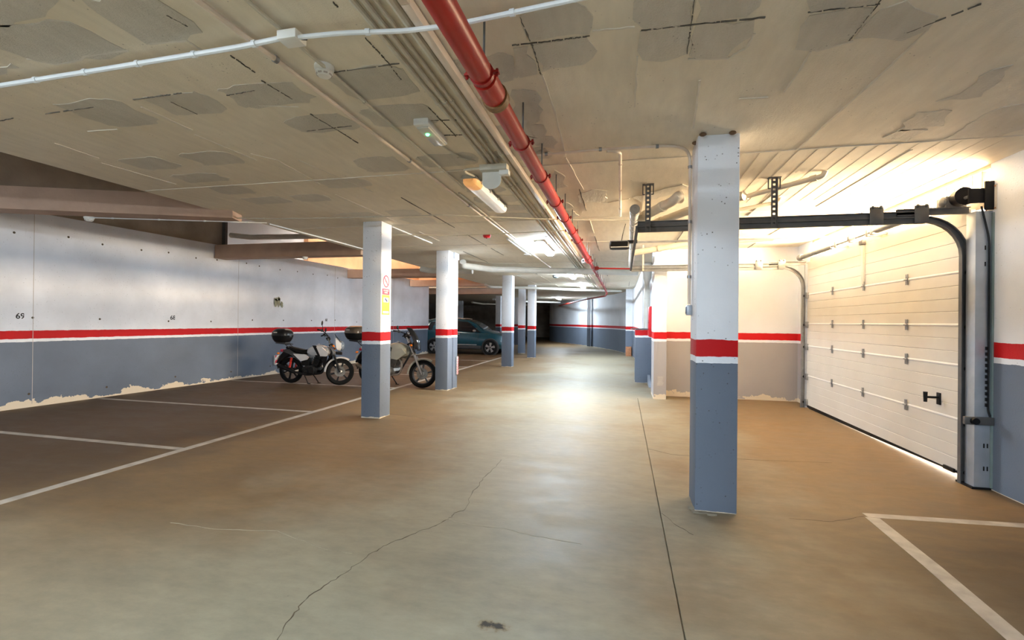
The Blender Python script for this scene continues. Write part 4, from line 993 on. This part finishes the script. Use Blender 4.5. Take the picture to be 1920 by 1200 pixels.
def bike(label, world, WB, S):
    """x forward from the rear axle, y to the left, z up"""
    t = thing('motorcycle', label, 'motorcycle', mat=world, group='parked motorcycles')
    def nb(): return B(world)
    hx, hz = S['head']                                # steering head
    rake = math.radians(26)
    ax = Vector((-math.sin(rake), 0, math.cos(rake)))
    st = world @ Matrix.Translation((hx, 0, hz)) @ Matrix.Rotation(S['steer'], 4, ax) @ Matrix.Translation((-hx, 0, -hz))
    def fb(): return B(st)
    def wheel(mk, x, r, wt, front):
        z = r
        prof = [(r-.075, -wt*.42), (r-.03, -wt*.5), (r-.008, -wt*.3), (r, 0), (r-.008, wt*.3), (r-.03, wt*.5), (r-.075, wt*.42)]
        tyre = mk().lathe(prof, (x, 0, z), 'Y', 32, closed=True).obj('tyre', M_RUBBER, t)
        rm = S['rim']
        rim = mk().lathe([(r-.082, -.034), (r-.062, -.036), (r-.062, .036), (r-.082, .034), (r-.098, .02), (r-.098, -.02)], (x, 0, z), 'Y', 32, closed=True).obj('rim', rm, t)
        bb = mk(); bb.lathe([(0, -.06), (.03, -.06), (.055, -.045), (.055, .045), (.03, .06), (0, .06)], (x, 0, z), 'Y', 16); bb.obj('hub', M_ENG if not front else M_ALU, rim)
        for k in range(S['spokes']):
            a = 2*PI*k/S['spokes'] + .3
            sp = mk(); d = Vector((math.cos(a), 0, math.sin(a))); n = Vector((-math.sin(a), 0, math.cos(a))); c = Vector((x, 0, z))
            rings = []
            for rr, hw, hy in ((.045, .020, .018), (.12, .013, .014), (r-.09, .020, .016)):
                q = c+d*rr; rings.append([q-n*hw-Vector((0, hy, 0)), q+n*hw-Vector((0, hy, 0)), q+n*hw+Vector((0, hy, 0)), q-n*hw+Vector((0, hy, 0))])
            sp.ring_loft(rings); sp.obj('spoke', rm, rim)
        if front:
            mk().lathe([(.06, -.064), (.118, -.064), (.118, -.060), (.06, -.060)], (x, 0, z), 'Y', 24, closed=True).obj('brake_disc', M_ENG2, rim)
        return tyre
    r = S['r']
    wheel(nb, 0, r, .105, False)
    wheel(fb, WB, r, .085, True)
    # fork, triple clamp, bars
    for s in (-1, 1):
        y = .088*s
        top = Vector((hx, y, hz)) + ax*.17; bot = Vector((WB, y, r))
        mid = top.lerp(bot, .5)
        fb().tube([top, mid], .019, 10).obj('fork_tube', S['fork'], t)
        fb().tube([mid-ax*.02, bot+Vector((0, 0, -.02))], [.026, .024], 10).obj('fork_slider', S['slider'], t)
    bb = fb(); c = Vector((hx, 0, hz))
    for k in (-.02, .15): bb.cbox(c+ax*k, (.09, .24, .03), Matrix.Rotation(-rake, 4, 'Y'), bev=.006)
    bb.obj('fork_yoke', M_BLACK, t)
    bc = c + ax*.19
    hb = S['bar']
    bb = fb(); pts = [(bc.x-.17, .36, bc.z+hb-.01), (bc.x-.10, .25, bc.z+hb), (bc.x+.01, .1, bc.z+.02), (bc.x+.01, -.1, bc.z+.02), (bc.x-.10, -.25, bc.z+hb), (bc.x-.17, -.36, bc.z+hb-.01)]
    bb.tube(bend(pts, .06), .011, 8); bars = bb.obj('handlebar', M_BLACK, t)
    for s in (-1, 1):
        a_, b_ = Vector((bc.x-.115, .275*s, bc.z+hb)), Vector((bc.x-.18, .375*s, bc.z+hb-.01))
        fb().tube([a_, b_], .018, 10).obj('grip', M_BLACK, bars)
        fb().tube([a_+Vector((.02, -.02*s, 0)), a_+Vector((.06, .0, -.01)), b_+Vector((.06, 0, -.015))], .006, 6).obj('lever', M_BGREY, bars)
        bb = fb(); bb.cbox(a_+Vector((.01, -.03*s, 0)), (.05, .05, .05), bev=.008); bb.obj('switch_cluster', M_BLACK, bars)
        m0 = Vector((bc.x-.10, .26*s, bc.z+hb)); m1 = m0 + Vector((.0, .10*s, S['mh']))
        stalk = fb(); stalk.tube([m0, m0+Vector((.01, .05*s, S['mh']*.45)), m1], .006, 6); ms = stalk.obj('mirror_stalk', M_BLACK, t)
        fb().ball(m1+Vector((0, .03*s, .03)), .075, 12, (.22, .85, .55) if S['mirror_wide'] else (.25, .5, .75)).obj('mirror', M_BLACK, ms)
    # headlamp group
    if S['kind'] == 'cowl':
        bb = fb(); hxx = hx+.13
        sec = []
        for z_, x0_, x1_, hw in ((hz-.13, .03, .08, .06), (hz-.08, .0, .14, .10), (hz+.02, -.02, .13, .115), (hz+.10, -.03, .07, .10), (hz+.15, -.04, .0, .07)):
            sec.append([(hxx+x0_, -hw, z_), (hxx+x1_*.75, -hw*.8, z_), (hxx+x1_, -hw*.35, z_), (hxx+x1_, hw*.35, z_), (hxx+x1_*.75, hw*.8, z_), (hxx+x0_, hw, z_)])
        bb.ring_loft(sec); cw = bb.obj('headlight_cowl', M_BWHITE, t)
        bb = fb(); bb.ball((hxx+.115, 0, hz-.02), .105, 14, (.62, .8, 1.05)); bb.obj('headlight', M_GLASS, cw)
        bb = fb(); bb.ring_loft([[(hxx+.09, -.11, hz+.05), (hxx+.09, .11, hz+.05), (hxx+.10, .11, hz+.05), (hxx+.10, -.11, hz+.05)], [(hxx-.03, -.09, hz+.19), (hxx-.03, .09, hz+.19), (hxx-.02, .09, hz+.19), (hxx-.02, -.09, hz+.19)], [(hxx-.07, -.05, hz+.25), (hxx-.07, .05, hz+.25), (hxx-.06, .05, hz+.25), (hxx-.06, -.05, hz+.25)]]); bb.obj('flyscreen', M_BLACK, cw)
        bb = fb(); bb.cbox((hxx+.06, 0, hz-.19), (.14, .16, .05), bev=.01); bb.obj('cowl_base', M_BLACK, cw)
    else:
        bb = fb(); bb.ball((hx+.14, 0, hz-.0), .105, 16, (.75, 1, 1)); hl = bb.obj('headlamp_shell', M_BLACK, t)
        fb().lathe([(0, .075), (.06, .07), (.095, .045), (.10, .03)], (hx+.14, 0, hz), 'X', 18).obj('headlight', M_GLASS, hl)
        bb = fb(); rings = []
        for k in range(6):
            f = k/5; x_ = hx+.24-.02*f-.21*f*f; z_ = hz-.13+.46*f; hw = .13+.05*math.sin(f*PI)-.05*f
            rings.append([(x_-.10, -hw, z_), (x_-.03, -hw*.75, z_), (x_, -hw*.3, z_), (x_, hw*.3, z_), (x_-.03, hw*.75, z_), (x_-.10, hw, z_),
                          (x_-.104, hw-.004, z_), (x_-.035, hw*.73, z_), (x_-.006, hw*.29, z_), (x_-.006, -hw*.29, z_), (x_-.035, -hw*.73, z_), (x_-.104, -hw+.004, z_)])
        bb.ring_loft(rings); bb.obj('windscreen', M_SCREEN, t)
        for s in (-1, 1): fb().lathe([(0, -.02), (.04, -.02), (.045, 0), (.04, .03), (0, .03)], (hx-.02, s*.06, hz+.2), 'Z', 14).obj('gauge', M_CHROME, t)
    for s in (-1, 1):
        bb = fb(); bb.tube([(hx+.06, .06*s, hz-.06), (hx+.07, .15*s, hz-.06)], .009, 6); ss = bb.obj('indicator_stem', M_BLACK, t)
        fb().ball((hx+.075, .18*s, hz-.06), .036, 10, (.8, 1.1, .7)).obj('indicator', M_AMBER, ss)
    # front mudguard
    def fender(mk, x, z, rr, a0, a1, hw, m, name):
        bb = mk(); rings = []
        for k in range(13):
            a = a0+(a1-a0)*k/12; c_, s_ = math.cos(a), math.sin(a); taper = hw*(1-.35*abs(2*k/12-1)**2)
            pr = [(rr-.03, -taper), (rr, -taper*.7), (rr+.012, 0), (rr, taper*.7), (rr-.03, taper), (rr-.036, taper*.9), (rr-.006, taper*.55), (rr+.004, 0), (rr-.006, -taper*.55), (rr-.036, -taper*.9)]
            rings.append([(x+q*c_, y_, z+q*s_) for q, y_ in pr])
        bb.ring_loft(rings); return bb.obj(name, m, t)
    fender(fb, WB, r, r+.035, math.radians(58), math.radians(182), .062, S['fender'], 'front_mudguard')
    fender(nb, 0, r, r+.05, math.radians(75), math.radians(175), .07, M_BLACK, 'rear_mudguard')
    # tail, plate, lamp
    bb = nb(); bb.ring_loft([[(-.10, -.07, .80), (-.10, .07, .80), (-.04, .07, .66), (-.04, -.07, .66)], [(-.24, -.065, .66), (-.24, .065, .66), (-.17, .065, .57), (-.17, -.065, .57)], [(-.36, -.06, .47), (-.36, .06, .47), (-.33, .06, .46), (-.33, -.06, .46)]])
    tail = bb.obj('tail_guard', M_BLACK, t)
    bb = nb(); bb.cbox((-.31, 0, .60), (.008, .17, .13), Matrix.Rotation(.5, 4, 'Y')); bb.obj('number_plate', M_SWHITE, tail)
    bb = nb(); bb.cbox((-.22, 0, .76), (.07, .13, .06), bev=.015); bb.obj('tail_lamp', M_SRED, tail)
    for s in (-1, 1): nb().ball((-.24, s*.14, .70), .034, 10, (.8, 1.2, .7)).obj('rear_indicator', M_AMBER, tail)
    # seat
    bb = nb(); rings = []
    for x_, z0_, z1_, hw in S['seat']:
        rings.append([(x_, -hw, z0_), (x_, -hw, z1_-.04), (x_, -hw*.75, z1_), (x_, hw*.75, z1_), (x_, hw, z1_-.04), (x_, hw, z0_)])
    bb.ring_loft(rings); bb.obj('seat', M_BSEAT, t, subsurf=1)
    # tank
    bb = nb(); rings = []
    for x_, z0_, z1_, hw in S['tank']:
        zc_ = (z0_+z1_)/2
        rings.append([(x_, -hw*.55, z0_), (x_, -hw, zc_-.02), (x_, -hw*.92, zc_+(z1_-z0_)*.22), (x_, -hw*.45, z1_), (x_, hw*.45, z1_), (x_, hw*.92, zc_+(z1_-z0_)*.22), (x_, hw, zc_-.02), (x_, hw*.55, z0_)])
    bb.ring_loft(rings); tank = bb.obj('fuel_tank', S['body'], t, subsurf=1)
    nb().lathe([(0, .016), (.035, .014), (.038, 0)], (S['tank'][2][0], 0, S['tank'][2][2]-.006), 'Z', 14).obj('filler_cap', M_CHROME, tank)
    for s in (-1, 1):
        for nm, poly, y0_, y1_, mm in S['panels']:
            bb = nb(); bb.prism(poly, s*y0_, s*y1_, 'Y'); bb.obj(nm, mm, t)
    for q in S.get('discs', ()):
        for s in (-1, 1): nb().lathe([(0, .004), (q[2], .004), (q[2], -.01)], (0, 0, 0), 'Y', 18).move(Matrix.Translation((q[0], s*q[3], q[1]))).obj('knee_disc', M_BLACK, tank)
    # frame
    bb = nb()
    bb.tube(bend([(hx, 0, hz), (hx+.03, 0, hz-.2), (.80, 0, .30), (.62, 0, .25), (.28, 0, .28), (.22, 0, .52), (.05, 0, .74)], .09), .02, 8)
    bb.obj('frame', S['frame'], t)
    bb = nb()
    for s in (-1, 1): bb.tube([(.26, .09*s, .37), (0, .085*s, r)], .02, 8)
    bb.cbox((.22, 0, .37), (.06, .18, .06)); bb.obj('swingarm', M_BLACK, t)
    for s in (-1, 1):
        n = 18; prof = [(.018+.012*(k % 2), k/n*.27) for k in range(n+1)]
        m_ = Matrix.Translation((.03, .11*s, r+.04)) @ Matrix.Rotation(math.radians(12), 4, 'Y')
        nb().lathe([(0, 0)]+prof+[(0, .27)], (0, 0, 0), 'Z', 10).move(m_).obj('shock_absorber', S['shock'], t)
    # engine
    e0 = .56
    bb = nb(); bb.ring_loft([[(e0+a*.20*s_, y_, .33+c*.115*s_) for a, c in [(math.cos(q*PI/6), math.sin(q*PI/6)) for q in range(12)]] for y_, s_ in ((-.15, .75), (-.13, 1), (.13, 1), (.15, .75))])
    crank = bb.obj('crankcase', S['engine'], t)
    for s in (-1, 1):
        nb().lathe([(0, .012), (.07, .012), (.085, .0), (.085, -.02)], (0, 0, 0), 'Y', 18).move(Matrix.Translation((e0+.06, s*.155, .34)) @ Matrix.Diagonal((1, s, 1, 1))).obj('engine_cover', S['cover'], crank)
        nb().lathe([(0, .010), (.045, .010), (.055, .0), (.055, -.02)], (0, 0, 0), 'Y', 14).move(Matrix.Translation((e0-.09, s*.15, .30)) @ Matrix.Diagonal((1, s, 1, 1))).obj('sprocket_cover', S['cover'], crank)
    tilt = Matrix.Translation((e0+.10, 0, .44)) @ Matrix.Rotation(math.radians(24), 4, 'Y')
    for k in range(7):
        nb().cbox((0, 0, .0), (.17, .20, .012), bev=.003).move(tilt @ Matrix.Translation((0, 0, .005+.026*k))).obj('cooling_fin', S['engine'], crank)
    nb().box(-.062, .062, -.075, .075, -.02, .20).move(tilt).obj('cylinder', S['engine'], crank)
    nb().box(-.08, .08, -.09, .09, .19, .27, bev=.015).move(tilt).obj('cylinder_head', S['cover'], crank)
    nb().box(.30, .52, -.07, .07, .42, .62, bev=.02).obj('airbox', M_ENG, t)
    # exhaust on the right side
    bb = nb(); bb.tube(bend([(e0+.25, -.05, .60), (e0+.36, -.07, .50), (e0+.32, -.09, .27), (e0-.05, -.13, .22), (.25, -.15, .27), (.08, -.16, .33)], .08), .021, 10); ex_ = bb.obj('exhaust_pipe', M_EXH if S['kind'] != 'cowl' else M_ENG, t)
    bb = nb(); bb.tube([(.22, -.155, .27), (.14, -.16, .30), (-.20, -.165, .42), (-.24, -.165, .435)], [.028, .048, .05, .03], 14); bb.obj('silencer', S['silencer'], ex_)
    # stands and foot rests
    bb = nb(); bb.tube([(.48, .10, .24), (.58, .20, .012)], .012, 8); bb.cbox((.59, .205, .008), (.07, .04, .012)); bb.obj('side_stand', M_BLACK, t)
    bb = nb(); bb.tube([(.42, -.12, .24), (.54, -.14, .03)], .011, 8); bb.tube([(.42, -.12, .24), (.42, .12, .24)], .011, 8); bb.tube([(.54, -.16, .03), (.57, -.10, .02)], .011, 6); bb.obj('centre_stand', M_BLACK, t)
    for s in (-1, 1):
        nb().tube([(.50, .12*s, .30), (.50, .26*s, .31)], .014, 8).obj('foot_peg', M_RUBBER, t)
        nb().tube([(.20, .10*s, .36), (.12, .2*s, .38)], .011, 8).obj('rear_peg', M_RUBBER, t)
    nb().tube([(.56, -.16, .30), (.68, -.19, .27), (.72, -.21, .28)], .008, 6).obj('brake_pedal', M_BLACK, t)
    # top box on its rack
    bx, bz, bl_, bw, bh = S['box']
    bb = nb(); bb.tube([(bx+.22, -.08, bz-.05), (bx-.12, -.08, bz-.02), (bx-.12, .08, bz-.02), (bx+.22, .08, bz-.05)], .010, 6); bb.tube([(bx+.12, .08, bz-.04), (bx+.26, .08, bz-.14)], .010, 6); bb.tube([(bx+.12, -.08, bz-.04), (bx+.26, -.08, bz-.14)], .010, 6); bb.box(bx-.1, bx+.14, -.09, .09, bz-.03, bz-.005)
    rk = bb.obj('luggage_rack', M_BGREY, t)
    def shell(zs_, m, name):
        bb = nb(); rings = []
        for z_, s_ in zs_:
            rings.append([(bx + bl_/2*s_*math.copysign(abs(math.cos(a))**.6, math.cos(a)), bw/2*s_*math.copysign(abs(math.sin(a))**.6, math.sin(a)), bz+bh*z_) for a in [k*2*PI/20 for k in range(20)]])
        bb.ring_loft(rings); return bb.obj(name, m, rk)
    shell([(0, .62), (.05, .75), (.25, .92), (.46, 1.0), (.47, 1.03), (.50, 1.03)], M_BLACK, 'top_box_base')
    shell([(.505, 1.02), (.60, 1.0), (.78, .93), (.92, .74), (1.0, .45)], S['lid'], 'top_box_lid')
    nb().box(bx+bl_/2*.98-.0, bx+bl_/2*1.0+.012, -.04, .04, bz+bh*.36, bz+bh*.52, bev=.004).obj('top_box_latch', M_BGREY, rk)
    nb().cbox((bx-.04, -bw/2*.965, bz+bh*.72), (.09, .008, .022)).obj('badge', M_SGREY, rk)
    return t
b1 = dict(mh=.11, head=(1.02, .92), steer=math.radians(30), rim=M_BLACK, spokes=6, r=.303, bar=.10, fork=M_CHROME, slider=M_BLACK, mirror_wide=False, kind='cowl', fender=M_BWHITE, body=M_BWHITE, frame=M_BLACK,
          seat=[(-.14, .80, .875, .07), (.02, .76, .86, .11), (.22, .70, .815, .13), (.40, .67, .785, .12), (.50, .69, .83, .09)],
          tank=[(.42, .68, .80, .08), (.55, .64, .88, .13), (.72, .63, .925, .145), (.88, .63, .90, .14), (.98, .68, .83, .10)],
          panels=[('side_panel', [(.14, .70), (.46, .69), (.55, .63), (.50, .57), (.34, .53)], .115, .140, M_BWHITE), ('tail_panel', [(-.14, .79), (.02, .80), (.20, .70), (.33, .54), (.26, .55), (.06, .68), (-.10, .73)], .10, .125, M_BGREY),
                  ('tank_shroud', [(.70, .88), (.90, .86), (1.06, .74), (1.00, .66), (.84, .66)], .135, .165, M_BWHITE), ('shroud_stripe', [(.66, .90), (.74, .90), (.86, .665), (.81, .655)], .14, .172, M_BLACK),
                  ('radiator_guard', [(.90, .66), (1.0, .66), (.98, .50), (.90, .42)], .10, .125, M_BLACK)],
          shock=M_SHOCK, engine=M_ENG, cover=M_ENG, silencer=M_BLACK, box=(-.24, .955, .40, .42, .32), lid=mat('top_box_black', (.007, .0075, .0085), .3, var=.15, spec=.3))
b2 = dict(mh=.03, head=(1.06, .92), steer=math.radians(24), rim=M_BGREY, spokes=5, r=.292, bar=.04, fork=M_CHROME, slider=M_ALU, mirror_wide=True, kind='screen', fender=M_CHAMP, body=M_CHAMP, frame=M_BGREY,
          seat=[(-.14, .84, .92, .08), (.04, .78, .90, .12), (.24, .72, .84, .14), (.42, .70, .82, .13), (.54, .72, .87, .09)],
          tank=[(.46, .70, .83, .09), (.60, .66, .92, .15), (.76, .63, .955, .17), (.93, .62, .92, .165), (1.05, .68, .84, .11)],
          panels=[('side_panel', [(.16, .72), (.46, .70), (.58, .60), (.50, .54), (.32, .54)], .12, .15, M_CHAMP), ('tail_panel', [(-.16, .83), (.02, .84), (.22, .73), (.34, .58), (.26, .58), (.04, .72), (-.12, .77)], .10, .13, M_CHAMP),
                  ('tank_scoop', [(.72, .80), (.98, .82), (1.08, .72), (.86, .58), (.70, .60)], .15, .178, M_CHAMP)],
          discs=((.66, .80, .062, .172), (.50, .76, .06, .125)), shock=M_CHROME, engine=M_ENG2, cover=M_ENG2, silencer=M_EXH, box=(-.40, .965, .42, .44, .31), lid=M_LIDBR)
bike('white motorcycle with black top box, left of the signed column', Matrix.Translation((-7.55, 9.66, 0)) @ Matrix.Rotation(math.radians(1.5), 4, 'Z'), 1.27, b1)
bike('champagne motorcycle with windscreen, partly hidden by the signed column', Matrix.Translation((-5.76, 10.08, 0)) @ Matrix.Rotation(math.radians(-10.5), 4, 'Z') @ Matrix.Scale(1.06, 4), 1.39, b2)

# ================================================================== car
M_TEAL = mat('car_teal', (.004, .058, .088), .22, .3, var=.06, coat=1)
M_CGLASS = mat('car_glass', (.008, .010, .012), .06, var=.02)
M_CCLAD = mat('car_cladding', (.02, .02, .021), .6, var=.1)
CW = Matrix.Translation((-8.33, 21.05, 0)) @ Matrix.Rotation(math.radians(1.0), 4, 'Z')
car = thing('car', 'teal compact crossover parked behind the columns', 'car', mat=CW)
ST = [(-.76, .46, .80, .86, .58, .56, .46), (-.71, .34, .96, 1.06, .78, .76, .60), (-.60, .27, 1.03, 1.32, .86, .84, .60), (-.35, .25, 1.05, 1.51, .88, .87, .62), (.2, .23, 1.03, 1.575, .885, .88, .63),
      (1.0, .23, 1.0, 1.58, .885, .88, .63), (1.5, .23, .985, 1.54, .885, .88, .62), (1.9, .23, .975, 1.38, .885, .88, .65), (2.3, .23, .97, 1.09, .885, .87, .73), (2.7, .25, .93, 1.00, .88, .86, .72),
      (3.1, .27, .86, .92, .85, .80, .66), (3.30, .31, .76, .80, .77, .70, .55), (3.40, .40, .62, .65, .58, .52, .4)]
def cs(x):
    for a, c in zip(ST[:-1], ST[1:]):
        if a[0] <= x <= c[0]:
            f = (x-a[0])/(c[0]-a[0]); return [p+(q-p)*f for p, q in zip(a, c)]
def half(s): x, zb, zl, zt, ws, wb, wr_ = s; return [(ws*.9, zb), (ws, zb+.12), (ws*1.005, (zb+zl)/2), (wb, zl-.03), (wb*.985, zl), (wr_, zt-.05), (wr_*.82, zt-.005)]
rings = []
for s in ST:
    h = half(s); rings.append([(s[0], -y, z) for y, z in h] + [(s[0], y, z) for y, z in reversed(h)])
B(CW).ring_loft(rings).obj('body', M_TEAL, car, angle=50)
def gl(x, f, off):                                   # point on the side between belt line and roof
    s = cs(x); h = half(s); (y0_, z0_), (y1_, z1_) = h[4], h[5]
    return (x, (y0_+(y1_-y0_)*f)+off, z0_+(z1_-z0_)*f)
for s in (-1, 1):
    for nm, top, bot in (('front_door_window', (1.02, 1.58), (1.02, 2.18)), ('rear_door_window', (.06, .94), (-.02, .94)), ('quarter_window', (-.26, -.06), (-.42, -.12))):
        bb = B(CW); n = 5; r0, r1 = [], []
        for off in (-.004, .012):
            lo_ = [gl(bot[0]+(bot[1]-bot[0])*k/n, .06, off) for k in range(n+1)]; hi_ = [gl(top[1]+(top[0]-top[1])*k/n, .90, off) for k in range(n+1)]
            r0.append([(p[0], s*p[1], p[2]) for p in lo_+hi_])
        bb.ring_loft(r0); bb.obj(nm, M_CGLASS, car)
    for x0_ in (.0, 2.62):
        bb = B(CW); bb.lathe([(.335, -.02), (.40, -.02), (.40, .012), (.385, .018), (.335, .018)], (0, 0, 0), 'Y', 24, closed=True)
        bb.move(Matrix.Translation((x0_, s*.882, .335)) @ Matrix.Diagonal((1, s, 1, 1))); bb.obj('wheel_arch', M_CCLAD, car)
        bb = B(CW); bb.lathe([(0, 0), (.345, 0), (.345, -.02)], (0, 0, 0), 'Y', 24); bb.move(Matrix.Translation((x0_, s*.888, .335)) @ Matrix.Diagonal((1, s, 1, 1))); bb.obj('wheel_well', M_BLACK, car)
        m_ = Matrix.Translation((x0_, s*.84, .325)) @ Matrix.Diagonal((1, s, 1, 1))
        bb = B(CW); bb.lathe([(.22, -.09), (.30, -.10), (.325, -.07), (.325, .055), (.30, .08), (.225, .075)], (0, 0, 0), 'Y', 28, closed=True); bb.move(m_); ty = bb.obj('tyre', M_RUBBER, car)
        bb = B(CW); bb.lathe([(.0, .045), (.20, .045), (.225, .07), (.23, .06), (.23, -.06), (0, -.06)], (0, 0, 0), 'Y', 28); bb.move(m_); bb.obj('wheel_dish', M_CCLAD, ty)
        for k in range(5):
            a = k*2*PI/5+.2; bb = B(CW)
            d = Vector((math.cos(a), 0, math.sin(a))); n_ = Vector((-math.sin(a), 0, math.cos(a))); rg = []
            for rr, hw in ((.03, .03), (.11, .045), (.215, .065)): rg.append([d*rr-n_*hw+Vector((0, .046, 0)), d*rr+n_*hw+Vector((0, .046, 0)), d*rr+n_*hw*.8+Vector((0, .072, 0)), d*rr-n_*hw*.8+Vector((0, .072, 0))])
            bb.ring_loft(rg); bb.move(m_); bb.obj('wheel_spoke', M_ALU, ty)
    bb = B(CW); bb.ball((1.92, s*1.0, 1.06), .1, 12, (.75, .9, .6)); mi = bb.obj('door_mirror', M_ALU, car)
    B(CW).tube([(1.95, s*.86, 1.02), (1.93, s*.98, 1.04)], .03, 8).obj('mirror_arm', M_BLACK, mi)
    for x0_ in (1.12, .16): B(CW).cbox((x0_, s*.897, .90), (.17, .025, .03), bev=.008).obj('door_handle', M_ALU, car)
    for x0_ in (.98, 2.06, -.02): B(CW).box(x0_-.004, x0_+.004, s*.889-.004, s*.889+.004, .36, .97).obj('door_gap', M_BLACK, car)
    B(CW).box(.42, 2.2, s*.885-.02, s*.885+.022, .25, .40, bev=.01).obj('sill_cladding', M_CCLAD, car)
    B(CW).box(.6, 2.0, s*.89-.01, s*.89+.018, .42, .455, bev=.004).obj('sill_trim', M_ALU, car)
    B(CW).tube([(-.3, s*.56, 1.535), (.0, s*.56, 1.60), (1.1, s*.56, 1.61), (1.35, s*.56, 1.58)], .016, 8).obj('roof_rail', M_ALU, car)
    B(CW).ball((3.14, s*.66, .80), .16, 12, (1.1, .9, .42)).obj('headlight', M_GLASS, car)
    B(CW).ball((-.62, s*.74, .98), .12, 12, (.6, 1.1, 1.2)).obj('tail_light', M_SRED, car)
bb = B(CW); r_ = []
for off in (0, .014):
    pts = []
    for x, f in ((1.56, .86), (1.75, .88), (1.95, .9), (2.24, .92)):
        s = cs(x); pts.append((x, s[6]*f, s[3]+off-.012))
    r_.append([(a, -y_, z_) for a, y_, z_ in pts] + [(a, y_, z_) for a, y_, z_ in reversed(pts)])
bb.ring_loft(r_); bb.obj('windscreen', M_CGLASS, car)
B(CW).box(-.66, -.50, -.58, .58, 1.50, 1.535, bev=.01).obj('roof_spoiler', M_TEAL, car)
B(CW).box(3.33, 3.42, -.5, .5, .32, .46, bev=.02).obj('front_grille', M_CCLAD, car)
B(CW).box(-.79, -.70, -.6, .6, .36, .52, bev=.02).obj('rear_bumper', M_CCLAD, car)
